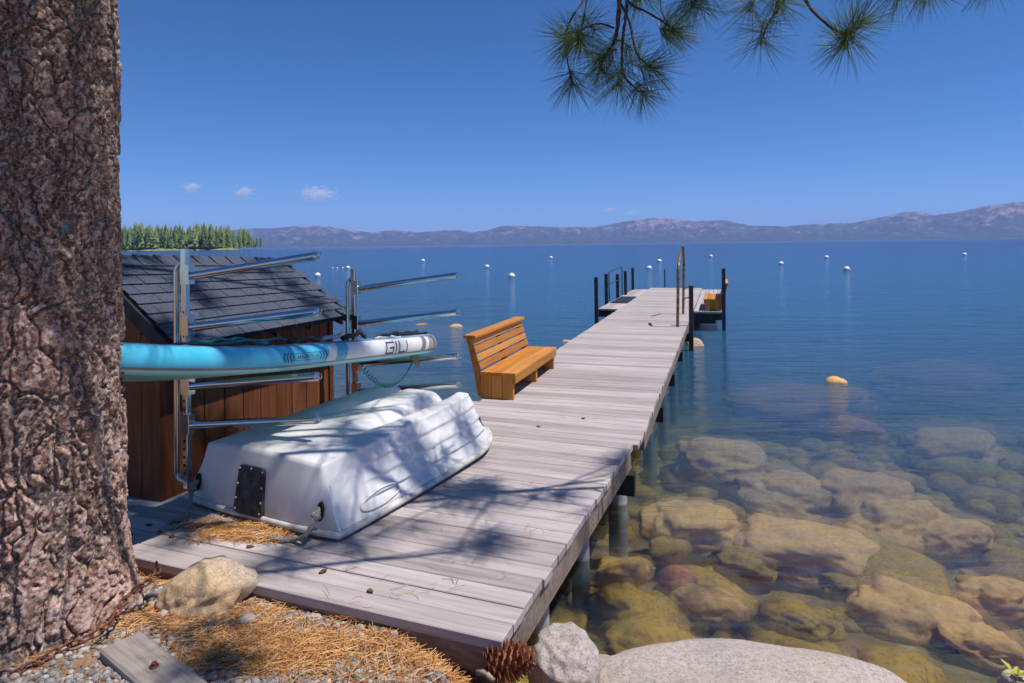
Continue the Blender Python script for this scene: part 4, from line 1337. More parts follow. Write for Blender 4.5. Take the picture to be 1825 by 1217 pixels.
fattr(me, 'zone', np.clip(0.5 + 0.8 * fbm(P3 * 3.2 + 5, 3, 71) + 0.42 * (0.75 - np.clip(z_, -0.2, 2.0)), 0, 1))  # upper trunk browner: crown shade put into the bark colour, plus random patches
fattr(me, 'paint', np.exp(-(((P3[:, 0] + TC.x) / (P3[:, 1] + TC.y) - (117 - 912) / F_PX) / 0.014) ** 2 - ((z_ - A(117, 400, 2.66).z) / 0.042) ** 2) * (np.sin(t_) < 0) * (0.6 + 0.7 * w3))
fattr(me, 'line', np.clip((1 - sstep(0.02, 0.12, e1)) * 0.9 + (1 - sstep(0.02, 0.16, e2)) * 0.55, 0, 1))
k = NT('pine_bark')
v = k.coord('Object')
pl = k.n('Attribute', attribute_name='plate').outputs['Fac']
fk = k.n('Attribute', attribute_name='flake').outputs['Fac']
zn = k.n('Attribute', attribute_name='zone').outputs['Fac']
pt = k.n('Attribute', attribute_name='paint').outputs['Fac']
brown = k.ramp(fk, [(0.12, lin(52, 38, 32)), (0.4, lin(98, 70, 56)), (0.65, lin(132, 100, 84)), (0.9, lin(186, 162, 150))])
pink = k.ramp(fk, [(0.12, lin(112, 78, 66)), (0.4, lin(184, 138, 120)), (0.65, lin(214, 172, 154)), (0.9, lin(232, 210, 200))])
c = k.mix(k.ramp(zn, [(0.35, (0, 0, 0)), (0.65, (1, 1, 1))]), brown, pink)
grey = k.ramp(k.noise(v, 46, 5, 0.65), [(0.3, lin(48, 44, 40)), (0.55, lin(106, 98, 90)), (0.75, lin(150, 142, 134))])
c = k.mix(k.ramp(pl, [(0.18, (1, 1, 1)), (0.55, (0, 0, 0))]), c, grey)
ln_ = k.n('Attribute', attribute_name='line').outputs['Fac']
c = k.mix(k.math('MULTIPLY', ln_, 0.6), c, lin(58, 46, 42))
c = k.mix(0.42, c, k.ramp(k.noise(v, 85, 5, 0.75), [(0.36, lin(44, 34, 30)), (0.5, lin(128, 100, 86)), (0.62, lin(226, 206, 194))]))
fl_ = k.n('TexVoronoi'); k.t.links.new(k.coord('Object', (1, 1, 0.7)), fl_.inputs['Vector']); fl_.inputs['Scale'].default_value = 75
c = k.mix(k.math('MULTIPLY', k.ramp(k.n('SeparateColor', Color=fl_.outputs['Color']).outputs[0], [(0.72, (0, 0, 0)), (0.86, (1, 1, 1))]), 0.5), c, lin(212, 188, 176))
c = k.mix(k.ramp(pt, [(0.35, (0, 0, 0)), (0.6, (0.85, 0.85, 0.85))]), c, lin(70, 140, 158))
M['bark'] = k.done(c, 0.92, 0, k.bump(k.noise(v, 150, 4, 0.7), 0.6, 0.006), 0.15)
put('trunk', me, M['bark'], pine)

k = NT('twig_bark')
v = k.coord('Object')
M['twig'] = k.done(k.ramp(k.noise(v, 60, 5, 0.7), [(0.35, lin(44, 36, 34)), (0.6, lin(96, 82, 76)), (0.8, lin(140, 124, 114))]), 0.9, 0, k.bump(k.noise(v, 90, 4), 1.0, 0.008))
k = NT('pine_needles')
rnd = k.n('Attribute', attribute_name='tone').outputs['Fac']
c = k.ramp(rnd, [(0.0, lin(70, 100, 52)), (0.45, lin(116, 144, 76)), (0.8, lin(172, 186, 116)), (1.0, lin(204, 206, 152))])
pb = k.n('BsdfPrincipled'); k.t.links.new(c, pb.inputs['Base Color']); pb.inputs['Roughness'].default_value = 0.45
tl = k.n('BsdfTranslucent'); k.t.links.new(c, tl.inputs['Color'])
ms = k.n('MixShader'); ms.inputs[0].default_value = 0.38
k.t.links.new(pb.outputs[0], ms.inputs[1]); k.t.links.new(tl.outputs[0], ms.inputs[2]); k.t.links.new(ms.outputs[0], k.out.inputs['Surface'])
M['needle'] = k.m

def needle_cluster_mesh(seed, count=125, length=0.215, spread=1.35, stalk=0.10):
    rg = random.Random(seed)
    vs, fs, tn_ = [], [], []
    for i in range(count):
        s = rg.random()
        base = Vector((-stalk * s, 0, 0))
        phi = rg.random() * 2 * math.pi
        the = spread * (0.22 + 0.78 * math.sqrt(rg.random())) * (0.75 + 0.35 * s)
        d = Vector((math.cos(the), math.sin(the) * math.cos(phi), math.sin(the) * math.sin(phi)))
        Ln = length * rg.uniform(0.78, 1.1)
        bend = Vector((rg.uniform(-.1, .1), rg.uniform(-.1, .1), rg.uniform(-.1, .1))) + Vector((0.22, 0, 0))
        tone_ = min(1, max(0, rg.gauss(0.42, 0.22)))
        w = d.orthogonal().normalized(); u_ = d.cross(w)
        b = len(vs)
        for j, f in enumerate((0.0, 0.5, 1.0)):
            c_ = base + d * (Ln * f) + bend * (Ln * 0.28 * f * f)
            r = 0.0013 * (1.0, 0.95, 0.35)[j]
            for a in range(3):
                q = a * 2 * math.pi / 3
                vs.append(tuple(c_ + (w * math.cos(q) + u_ * math.sin(q)) * r)); tn_.append(tone_)
        for j in range(2):
            for a in range(3):
                fs.append((b + j * 3 + a, b + j * 3 + (a + 1) % 3, b + j * 3 + 3 + (a + 1) % 3, b + j * 3 + 3 + a))
    me_ = np_mesh('needle_cluster', np.array(vs), np.array(fs))
    fattr(me_, 'tone', tn_)
    return me_
CLUST = [needle_cluster_mesh(s) for s in range(6)]
CLUST_W = [needle_cluster_mesh(20 + s, 110, 0.205, 1.9, 0.14) for s in range(4)]

def cat(pts, sub=6):
    pts = [Vector(p) for p in pts]; out_ = []
    for i in range(len(pts) - 1):
        p0, p1, p2, p3 = pts[max(0, i - 1)], pts[i], pts[i + 1], pts[min(len(pts) - 1, i + 2)]
        for q in range(sub):
            t = q / sub
            out_.append(0.5 * ((2 * p1) + (p2 - p0) * t + (2 * p0 - 5 * p1 + 4 * p2 - p3) * t * t + (3 * p1 - p0 - 3 * p2 + p3) * t ** 3))
    return out_ + [pts[-1]]

def branch(pts, r0, r1, name='branch', wob=0.006):
    c_ = cat(pts)
    c_ = [p + Vector((random.uniform(-wob, wob), random.uniform(-wob, wob), random.uniform(-wob, wob))) for p in c_]
    n_p = len(c_)
    rs = [(r0 + (r1 - r0) * i / (n_p - 1)) * random.uniform(0.9, 1.12) for i in range(n_p)]
    return MB().tube(c_, rs, 8).build(name, M['twig'], pine, smooth=True)

def cluster(parent, p, d, wide=False, s=1.0):
    d = Vector(d).normalized()
    up = Vector((0, 0, 1)) if abs(d.z) < 0.9 else Vector((1, 0, 0))
    y = up.cross(d).normalized(); z = d.cross(y)
    rot = frame((0, 0, 0), d, y, z) @ Matrix.Rotation(random.uniform(0, 6.28), 4, 'X') @ Matrix.Scale(s, 4)
    Mx = Matrix.Translation(p) @ rot
    put('needle_cluster', random.choice(CLUST_W if wide else CLUST), M['needle'], parent, mw(parent).inverted() @ Mx)

D1, D2 = 4.0, 3.85
TW = [  # pixel path, depth, radii, clusters as (index along path, direction in the picture plane, wide)
    ([(1112, -120), (1106, -40), (1102, 30), (1096, 70), (1075, 103)], D1, 0.019, 0.008, [((1075, 103), (-1, -0.6), False)]),
    ([(1122, -90), (1118, -20), (1116, 20), (1109, 80), (1111, 130), (1130, 155), (1149, 170)], D1 - 0.06, 0.012, 0.005, [((1149, 170), (0.6, -1), False)]),
    ([(1106, 5), (1122, 40), (1133, 90), (1150, 112), (1168, 123)], D1 + 0.05, 0.008, 0.005, [((1168, 123), (1, -0.35), False), ((1146, 103), (0.5, 0.2), True)]),
    ([(1100, -30), (1122, 5), (1160, 25), (1190, 45), (1203, 55)], D1 - 0.1, 0.009, 0.005, [((1203, 55), (1, -0.2), False)]),
    ([(1060, -60), (1045, -10), (1020, 30), (1008, 65), (1012, 110), (1020, 150)], D1 + 0.08, 0.008, 0.004, [((1020, 150), (0.05, -1), False), ((1007, 68), (-1, -0.1), True)]),
    ([(1052, -50), (1046, 0), (1037, 50), (1032, 80)], D1 - 0.08, 0.007, 0.004, [((1032, 80), (-0.1, -1), False)]),
    ([(1095, 50), (1070, 42), (1045, 48), (1030, 60), (1010, 70)], D1 + 0.02, 0.007, 0.004, [((1010, 70), (-1, -0.2), False), ((1060, 55), (0.4, -0.6), True)]),
    ([(1075, 103), (1068, 118), (1070, 126)], D1 - 0.02, 0.006, 0.004, [((1070, 126), (0.1, -1), False)]),
    ([(1111, 130), (1107, 142), (1103, 152)], D1 - 0.07, 0.005, 0.004, [((1103, 152), (-0.1, -1), False)]),
    ([(1096, 70), (1112, 76), (1124, 84)], D1 + 0.1, 0.006, 0.004, [((1124, 90), (0.7, -0.7), True)]),
    ([(1172, -60), (1177, 0), (1183, 30), (1203, 55)], D1 + 0.12, 0.006, 0.004, [((1203, 52), (0.8, 0.5), False)]),
    ([(1140, -70), (1130, 2), (1130, 18)], D1 + 0.2, 0.005, 0.004, [((1142, -4), (0.2, -1), False)]),
    ([(1420, -60), (1395, 5), (1370, 40), (1355, 80)], D2, 0.008, 0.005, [((1355, 80), (-0.15, -1), True), ((1390, 8), (0.3, -1), False)]),
    ([(1420, -70), (1436, 0), (1470, 40), (1503, 63), (1507, 82)], D2 + 0.05, 0.011, 0.006, [((1507, 80), (-0.35, -1), False), ((1503, 60), (0.0, 1), False)]),
    ([(1507, 64), (1526, 54), (1538, 35)], D2 + 0.04, 0.006, 0.004, [((1538, 35), (0.8, 0.6), False)]),
    ([(1360, -70), (1345, 0), (1331, 22)], D2 - 0.05, 0.006, 0.004, [((1331, 22), (-0.4, -1), True)]),
    ([(1640, -120), (1630, -60), (1606, -18)], D2 + 0.1, 0.006, 0.004, [((1606, -14), (0.5, -1), False)]),
    ([(1690, -120), (1680, -60), (1655, -20)], D2 + 0.15, 0.006, 0.004, [((1655, -16), (0.4, -1), False)]),
    ([(1790, -140), (1785, -80), (1770, -36)], D2 + 0.1, 0.006, 0.004, [((1770, -34), (0.2, -1), False)]),
    ([(1260, -90), (1250, -30), (1236, 10)], D2 + 0.1, 0.006, 0.004, [((1236, 14), (0.3, -1), False), ((1240, 0), (-0.6, -0.6), True)]),
]
for pth, d, r0, r1, cl in TW:
    pts = [A(px, py, d + 0.05 * math.sin(i * 2.1)) for i, (px, py) in enumerate(pth)]
    b = branch(pts, r0, r1, wob=0.002)
    for (px, py), (dx, dz), wide in cl:
        cluster(b, A(px, py, d), (dx, random.uniform(-0.25, 0.25), dz), wide, random.uniform(0.95, 1.12))
# big boughs out of the frame that carry them and shade the dock
def bough(pts, r0, subs, seed):
    rg = random.Random(seed)
    b = branch(pts, r0, 0.012, wob=0.01)
    c_ = cat(pts)
    for i in range(subs):
        f = rg.uniform(0.25, 1.0)
        p = c_[min(len(c_) - 1, int(f * (len(c_) - 1)))]
        t = (c_[-1] - c_[0]).normalized()
        side = Vector((rg.uniform(-1, 1), rg.uniform(-1, 1), rg.uniform(-0.5, 0.35))).normalized()
        d = (t * 0.55 + side * 0.9).normalized()
        Ln = rg.uniform(0.35, 0.9)
        e = p + d * Ln + Vector((0, 0, -0.12 * Ln))
        tw = branch([p, p + d * Ln * 0.55, e], 0.010, 0.004)
        cluster(tw, e, d + Vector((0, 0, -0.3)), True, 1.15)
        for q in range(rg.randint(1, 3)):
            s_ = (d + Vector((rg.uniform(-1, 1), rg.uniform(-1, 1), rg.uniform(-1, 0.5)))).normalized()
            f2_ = rg.uniform(0.4, 0.95)
            p2 = p + (e - p) * f2_; e2 = p2 + s_ * rg.uniform(0.12, 0.3)
            cluster(tw, e2, s_, True, 1.1)
top = lambda z: Vector((TC.x + 0.004 * z, TC.y, z))
V = Vector
BOUGHS = [([top(5.4), V((-1.2, 3.3, 5.1)), V((-0.1, 3.7, 4.5)), V((0.66, 4.0, 3.45))], 0.05, 2),
          ([top(5.9), V((-0.6, 3.3, 5.4)), V((0.9, 3.7, 4.6)), V((1.75, 3.86, 3.6)), V((2.6, 3.95, 3.65))], 0.05, 2),
          ([top(4.6), V((-0.8, 3.0, 4.6)), V((0.4, 3.3, 4.1)), V((1.3, 3.5, 3.7))], 0.045, 8),          # front boards
          ([top(5.2), V((0.0, 3.8, 4.9)), V((1.3, 4.2, 4.3)), V((2.3, 4.5, 3.9))], 0.045, 16),           # boards beside the boat
          ([top(5.0), V((-1.0, 3.9, 4.9)), V((0.0, 4.4, 4.4)), V((0.8, 4.9, 4.1))], 0.045, 13),          # boat
          ([top(6.2), V((-1.4, 4.4, 6.1)), V((-0.7, 5.6, 5.8)), V((0.1, 6.6, 5.3))], 0.05, 12),          # shed roof
          ([top(4.4), V((-1.7, 3.3, 4.4)), V((-1.3, 3.4, 4.3)), V((-1.0, 3.4, 4.2))], 0.04, 12),        # trunk and boulder
          ([top(7.2), V((-0.9, 4.1, 7.2)), V((0.5, 4.6, 6.8)), V((1.8, 5.0, 6.2))], 0.05, 14),
          ([top(7.9), V((-1.0, 3.8, 7.9)), V((0.4, 4.8, 7.6)), V((1.4, 5.6, 7.0))], 0.05, 20),
          ([top(8.6), V((-1.6, 4.6, 8.6)), V((-1.0, 6.0, 8.3)), V((-0.4, 7.2, 7.8))], 0.05, 8),
          ([top(6.8), V((-2.9, 2.4, 6.8)), V((-3.6, 1.9, 6.4))], 0.05, 10)]
for i, (pts, r, n_) in enumerate(BOUGHS):
    if i > 1: pts = [pts[0]] + [p - V((0, 0.13 * p.z, 0)) for p in pts[1:]]
    bough(pts, r, n_, i + 1)

# ------------------------------------------------------------------ rocks on the shore
def gz(x, y): return float(ground_z(np.array([x]), np.array([y]))[0])
p = G(358, 1100, -0.12)
rock('boulder', (p.x + 0.01, p.y + 0.02, p.z + 0.092), (0.192, 0.165, 0.132), 4, M['boulder'], 'rounded tan granite boulder with orange lichen in front of the dock', 0.15, (0.0, -0.12), sub=5, rough=0.22, freq=1.1, power=0.92)
p = G(262, 1100, -0.14)
rock('flat_stone', (p.x, p.y + 0.05, p.z + 0.0), (0.22, 0.17, 0.07), 8, M['granite'], 'flat pale grey stone between the tree trunk and the tan boulder', 0.3, sub=4)
p = G(655, 1165, -0.14)
rock('half_buried_stone', (p.x, p.y, p.z + 0.0), (0.105, 0.085, 0.06), 9, M['boulder'], 'small tan stone half buried in pine needles near the dock corner', 0.4, sub=4)
p = G(1005, 1195, -0.2)
rock('grey_boulder', (p.x, p.y + 0.03, p.z - 0.02), (0.135, 0.17, 0.17), 12, M['granite'], 'upright grey granite stone at the dock corner beside the pine cone', 0.2, (0.1, 0.1), sub=5, power=0.85)
p = G(1330, 1250, -0.30)
rock('granite_boulder', (p.x + 0.0, p.y - 0.12, p.z - 0.18), (0.78, 0.52, 0.30), 15, M['granite'], 'large smooth pale granite boulder along the bottom of the shore', -0.10, (0.0, 0.03), sub=6, rough=0.2, freq=0.95, power=0.85)
p = G(1085, 1215, -0.42)
rock('wet_stone', (p.x, p.y, p.z - 0.03), (0.16, 0.20, 0.12), 17, M['granite'], 'low dark wet stone between the upright grey stone and the large boulder', 0.7, sub=4)
p = G(1815, 1232, -0.3)
rock('corner_stone', (p.x + 0.05, p.y - 0.02, p.z - 0.02), (0.13, 0.12, 0.09), 19, M['granite'], 'dark speckled stone in the bottom right corner under a yellow plant', 0.4, sub=4)
for i, (px, py, s, lab) in enumerate(((928, 0, 0, ''),)):
    pass
for i, (px, py, s, lab) in enumerate(((440, 1142, 0.042, 'white angular pebble on the gravel right of the tan boulder'), (295, 1128, 0.035, 'pale pebble on the gravel below the tan boulder'),
                                      (760, 1181, 0.026, 'grey round pebble on needles near the dock front edge'), (700, 1155, 0.028, 'grey pebble beside the half buried stone'))):
    p = G(px, py, -0.13)
    rock('pebble', (p.x, p.y, gz(p.x, p.y) + s * 0.35), (s, s * 0.8, s * 0.6), 30 + i, M['granite'], lab, i, sub=3)
# rocks under and breaking the water: px, py, half width px, depth of the top below water, height ratio, material
UW = [(1230, 905, 88, 0.06, 0.42, 'wet_rock', 'pale tan boulder just under water beside the first dock pile'),
      (1440, 945, 128, 0.12, 0.36, 'wet_rock', 'long tan boulder under clear water right of the dock, largest of the near group'),
      (1612, 905, 96, 0.16, 0.5, 'wet_rock', 'tan boulder under water behind the long near boulder'),
      (1110, 1002, 58, 0.10, 0.45, 'wet_rock', 'pale stone under shallow water near the dock edge'),
      (1205, 1015, 36, 0.16, 0.6, 'red_rock', 'small orange stone under shallow water'),
      (1118, 1050, 66, 0.14, 0.55, 'moss_rock', 'mossy brown stone under the pale one near the dock corner'),
      (1275, 1060, 70, 0.24, 0.5, 'wet_rock', 'dim round stone under water before the large shore boulder'),
      (1645, 1060, 118, 0.20, 0.42, 'wet_rock', 'broad dim boulder under water right of the large shore boulder'),
      (1772, 1035, 64, 0.18, 0.5, 'wet_rock', 'dim boulder under water at the right edge of the picture'),
      (1150, 1118, 70, 0.08, 0.4, 'moss_rock', 'mossy flat stone under water beside the large shore boulder'),
      (1000, 1100, 50, 0.10, 0.5, 'moss_rock', 'olive stone under water close to the dock front corner'),
      (1285, 795, 88, 0.14, 0.42, 'wet_rock', 'pale boulder under water right of the dock bend'),
      (1545, 855, 80, 0.30, 0.5, 'wet_rock', 'dim sunken boulder in the middle of the clear water'),
      (1395, 850, 84, 0.30, 0.5, 'wet_rock', 'dark sunken boulder behind the long near boulder'),
      (1430, 692, 130, 0.10, 0.22, 'red_rock', 'broad reddish shoal rock under water with a dry tip behind'),
      (1490, 674, 22, -0.05, 0.9, 'wet_rock', 'small dry tan rock tip breaking the water right of the dock'),
      (1528, 748, 52, 0.12, 0.4, 'red_rock', 'reddish sunken rock beyond the clear shallows'),
      (1700, 775, 90, 0.25, 0.35, 'wet_rock', 'long dim sunken rock near the right edge'),
      (1665, 656, 110, 0.22, 0.25, 'red_rock', 'far broad reddish shoal near the right edge'),
      (1236, 607, 20, -0.10, 1.0, 'boulder', 'tan rock breaking the water beside the tall dock post'),
      (785, 588, 95, 0.05, 0.12, 'red_rock', 'broad pale shoal rock under water left of the bench'),
      (812, 579, 16, -0.04, 0.8, 'boulder', 'low rock tip breaking the water left of the bench'),
      (1010, 606, 14, -0.02, 0.9, 'boulder', 'little rock at the water line against the left dock edge'),
      (1700, 935, 60, 0.2, 0.5, 'wet_rock', 'sunken stone right of the tan boulders'),
      (1330, 985, 54, 0.22, 0.5, 'moss_rock', 'olive sunken stone before the long near boulder'),
      (1520, 1020, 62, 0.30, 0.45, 'moss_rock', 'dark olive sunken stone near the right of the shore boulder'),
      (1420, 1080, 60, 0.22, 0.4, 'moss_rock', 'flat olive sunken stone close behind the shore boulder'),
      (1760, 1130, 70, 0.22, 0.4, 'wet_rock', 'sunken stone near the bottom right corner'),
      (1190, 960, 40, 0.2, 0.5, 'moss_rock', 'small olive sunken stone in front of the pale pile boulder')]
for i, (px, py, hw, top_d, hr, mat, lab) in enumerate(UW):
    zt = WZ - top_d
    p = G(px, py, zt)
    w = hw / F_PX * p.y
    hh = max(w * hr, 0.10)
    rock('lake_rock', (p.x, p.y + w * 0.10, zt - hh * 0.92), (w, w * 0.72, hh), 100 + i * 3, M[mat], lab, random.uniform(-0.25, 0.1), sub=5 if hw > 40 else 3, rough=0.30, freq=1.15, power=0.92, tilt=(random.uniform(-0.12, 0.12), random.uniform(-0.15, 0.2)), group='rocks in the clear water')

cv_, cf_, n_c = [], [], 0
bm = bmesh.new(); bmesh.ops.create_icosphere(bm, subdivisions=2, radius=1.0)
iv2 = np.array([v_.co[:] for v_ in bm.verts]); it2 = np.array([[v_.index for v_ in f.verts] for f in bm.faces]); bm.free()
for i in range(900):
    y = random.uniform(2.7, 9.5); x = random.uniform(-0.6 + 0.32 * (y - 2.7), 1.2 + 1.0 * y)
    zb = float(bed_z(np.array([x]), np.array([y]))[0])
    if zb > WZ - 0.08: continue
    s_ = 0.05 * math.exp(random.gauss(0, 0.55)) * (1 + 0.12 * y)
    s_ = min(s_, (WZ - zb) * 0.9)
    sc = np.array([s_ * random.uniform(0.9, 1.5), s_ * random.uniform(0.7, 1.2), s_ * random.uniform(0.4, 0.8)])
    a = random.uniform(0, 6.28)
    q = iv2 * (1 + 0.25 * vnoise(iv2 * 1.3 + i * 2.1, 3)[:, None]) * sc
    q = np.stack([q[:, 0] * math.cos(a) - q[:, 1] * math.sin(a) + x, q[:, 0] * math.sin(a) + q[:, 1] * math.cos(a) + y, q[:, 2] + zb + s_ * 0.15], -1)
    cf_.append(it2 + n_c * len(iv2)); cv_.append(q); n_c += 1
me = np_mesh('lake_cobbles', np.concatenate(cv_), np.concatenate(cf_))
tag(put('lake_cobbles', me, M['moss_rock']), 'small olive and tan cobbles covering the shallow lake bed', 'cobbles', kind='stuff')

# ------------------------------------------------------------------ gravel and needle litter
k = NT('gravel_stone')
oi = k.n('Attribute', attribute_name='tone').outputs['Fac']
M['gravel'] = k.done(k.mix(0.3, k.ramp(oi, [(0, lin(76, 74, 76)), (0.5, lin(130, 126, 124)), (1, lin(190, 178, 164))]), k.ramp(k.noise(k.coord('Object'), 120, 3), [(0.3, lin(90, 86, 82)), (0.7, lin(210, 204, 198))])), 0.9)
bm = bmesh.new(); bmesh.ops.create_icosphere(bm, subdivisions=1, radius=1.0)
iv = np.array([v_.co[:] for v_ in bm.verts]); it = np.array([[v_.index for v_ in f.verts] for f in bm.faces]); bm.free()
def under_deck(x, y):
    q = Vector((x, y)) - PC
    return q.dot(PU) > 0.0 and q.dot(PB) < 0.02
gv, gf, gt = [], [], []
cnt = 0
while cnt < 7500:
    x, y = random.uniform(-2.6, 0.55), random.uniform(1.9, 3.6)
    if under_deck(x, y) or (x - TC.x) ** 2 + (y - TC.y) ** 2 < 0.38 ** 2: continue
    dens = 0.5 + 0.5 * float(vnoise(np.array([[x * 2.2, y * 2.2, 1.0]]), 77)[0])
    dens += 0.35 if (x < -0.9 and y > 2.4) else -0.1
    if random.random() > dens: continue
    s = random.choice((0.006, 0.008, 0.010, 0.013, 0.017)) * random.uniform(0.8, 1.2)
    sc = np.array([s * random.uniform(0.8, 1.5), s * random.uniform(0.8, 1.3), s * random.uniform(0.5, 0.9)])
    a = random.uniform(0, 6.28); ca, sa = math.cos(a), math.sin(a)
    pts = iv * (1 + RNG.uniform(-0.22, 0.22, (len(iv), 1))) * sc
    pts = np.stack([pts[:, 0] * ca - pts[:, 1] * sa + x, pts[:, 0] * sa + pts[:, 1] * ca + y, pts[:, 2] + gz(x, y) + s * 0.2], -1)
    gf.append(it + len(gv) * len(iv)); gv.append(pts); gt += [random.random()] * len(iv)
    cnt += 1
me = np_mesh('gravel', np.concatenate(gv), np.concatenate(gf), smooth=False)
fattr(me, 'tone', gt)
tag(put('gravel', me, M['gravel']), 'grey and white gravel scattered in front of the dock', 'gravel', kind='stuff')

k = NT('dry_needles')
oi = k.n('Attribute', attribute_name='tone').outputs['Fac']
M['dry'] = k.done(k.ramp(oi, [(0, lin(112, 70, 34)), (0.4, lin(176, 118, 62)), (0.75, lin(208, 156, 98)), (1, lin(224, 184, 134))]), 0.6)
def litter(name, spots, label, z_of, n_seg=3):
    vs, fs, tn_ = [], [], []
    for x, y, spread_, count, Lmax in spots:
        for i in range(count):
            px_, py_ = x + random.gauss(0, spread_), y + random.gauss(0, spread_ * 0.7)
            z0 = z_of(px_, py_)
            if z0 is None: continue
            a = random.uniform(0, 6.28); Ln = random.uniform(0.5, 1.0) * Lmax
            cv_ = random.uniform(-1.2, 1.2); tilt_ = abs(random.gauss(0, 0.10))
            tone_ = random.random(); b = len(vs)
            hz_ = random.random() ** 2 * 0.022 + 0.003
            for j in range(n_seg + 1):
                f = j / n_seg
                aa = a + cv_ * (f - 0.5)
                x_, y_ = px_ + math.cos(aa) * Ln * (f - 0.5), py_ + math.sin(aa) * Ln * (f - 0.5)
                zz_ = z0 + hz_ + tilt_ * Ln * f * 0.6
                wx, wy = -math.sin(aa) * 0.0011, math.cos(aa) * 0.0011
                vs += [(x_ + wx, y_ + wy, zz_), (x_ - wx, y_ - wy, zz_), (x_, y_, zz_ + 0.0016)]; tn_ += [tone_] * 3
                if j:
                    o_ = b + (j - 1) * 3
                    fs += [(o_, o_ + 3, o_ + 5, o_ + 2), (o_ + 1, o_ + 2, o_ + 5, o_ + 4)]
    me_ = np_mesh(name, np.array(vs), np.array(fs), smooth=False)
    fattr(me_, 'tone', tn_)
    return tag(put(name, me_, M['dry']), label, 'pine needles', kind='stuff')
def on_ground(x, y):
    if under_deck(x, y) or (x - TC.x) ** 2 + (y - TC.y) ** 2 < 0.36 ** 2 or y > float(shore_y(np.array([x]))[0]) - 0.12: return None
    return gz(x, y)
spots = []
for i in range(46):
    px, py = random.choice(((430, 1190), (560, 1190), (700, 1195), (820, 1190), (650, 1210), (500, 1130), (600, 1110), (400, 1165), (240, 1050), (225, 1035), (760, 1175), (330, 1130), (870, 1205), (60, 1205), (480, 1215)))
    p = G(px + random.gauss(0, 50), py + random.gauss(0, 14), -0.13)
    spots.append((p.x, p.y, 0.085, 105, 0.17))
litter('needle_litter', spots, 'dry orange pine needles strewn over the gravel in front of the dock', on_ground)
spots = []
for i in range(26):
    p = G(random.uniform(360, 545), random.uniform(935, 962), 0.0)
    spots.append((p.x, p.y, 0.05, 60, 0.11))
litter('needle_pile', spots, 'small heap of dry orange needles under the boat stern on the boards', lambda x, y: 0.002)
spots = []
for i in range(60):
    p = G(random.uniform(380, 1100), random.uniform(700, 1120), 0.0)
    if (p.xy - PC).dot(PB) < -0.02: spots.append((p.x, p.y, 0.10, 3, 0.10))
litter('loose_needles', spots, 'single dry needles scattered over the grey deck boards', lambda x, y: 0.001 if (Vector((x, y)) - PC).dot(jn) < -0.03 and (Vector((x, y)) - PC).dot(PU) > 0.02 else None)

# twigs, bark bits, stake
M['stick'] = speckle('dry_stick', [(0.35, lin(120, 102, 88)), (0.65, lin(176, 158, 142))], 30, 0.9, 0.5)
M['bark_bit'] = speckle('bark_scrap', [(0.35, lin(74, 46, 32)), (0.65, lin(132, 90, 66))], 40, 0.9, 0.6)
p = G(547, 1135, -0.12)
tag(MB().tube([p + Vector((0, 0, -0.05)), p + Vector((0.004, 0, 0.03)), p + Vector((0.008, 0.004, 0.085)), p + Vector((0.008, 0.004, 0.092))], [0.012, 0.0115, 0.011, 0.006], 9).build('stake', M['stick'], smooth=True, sharp=50),
    'short grey stick standing upright in the gravel', 'stick')
p = G(850, 1207, -0.12); q = G(880, 1222, -0.12)
tag(MB().tube([p + Vector((0, 0, 0.02)), (p + q) / 2 + Vector((0, 0.01, 0.028)), q + Vector((0, 0, 0.02))], [0.010, 0.012, 0.009], 8).build('twig', M['stick'], smooth=True), 'grey twig lying left of the large pine cone', 'twig')
BITS = [(265, 935, 'dark bark scrap on the boards left of the rope, nearest the trunk'), (285, 947, 'bark scrap on the boards beside the coiled rope end'), (232, 953, 'small bark scrap close to the tree trunk edge'), (307, 955, 'curled bark scrap below the rope loop'),
        (445, 974, 'dark bark scrap in front of the boat stern'), (660, 1052, 'brown bark flake on the front boards right of the stern'), (575, 1018, 'tiny bark flake on the front boards'), (960, 760, 'tiny brown flake on the dock near the bench'), (905, 705, 'tiny brown flake on the dock right of the bench end'), (1040, 745, 'tiny orange flake in the middle of the dock')]
for i, (px, py, lab) in enumerate(BITS):
    p = G(px, py, 0.006)
    me = rock_mesh('bark_scrap', (0.022, 0.014, 0.006), 200 + i, sub=2, rough=0.4)
    o = put('bark_scrap', me, M['bark_bit']); o.location = p; o.rotation_euler = (0.1, 0.15, i * 1.7)
    tag(o, lab, 'bark scrap', 'bark scraps on the boards')

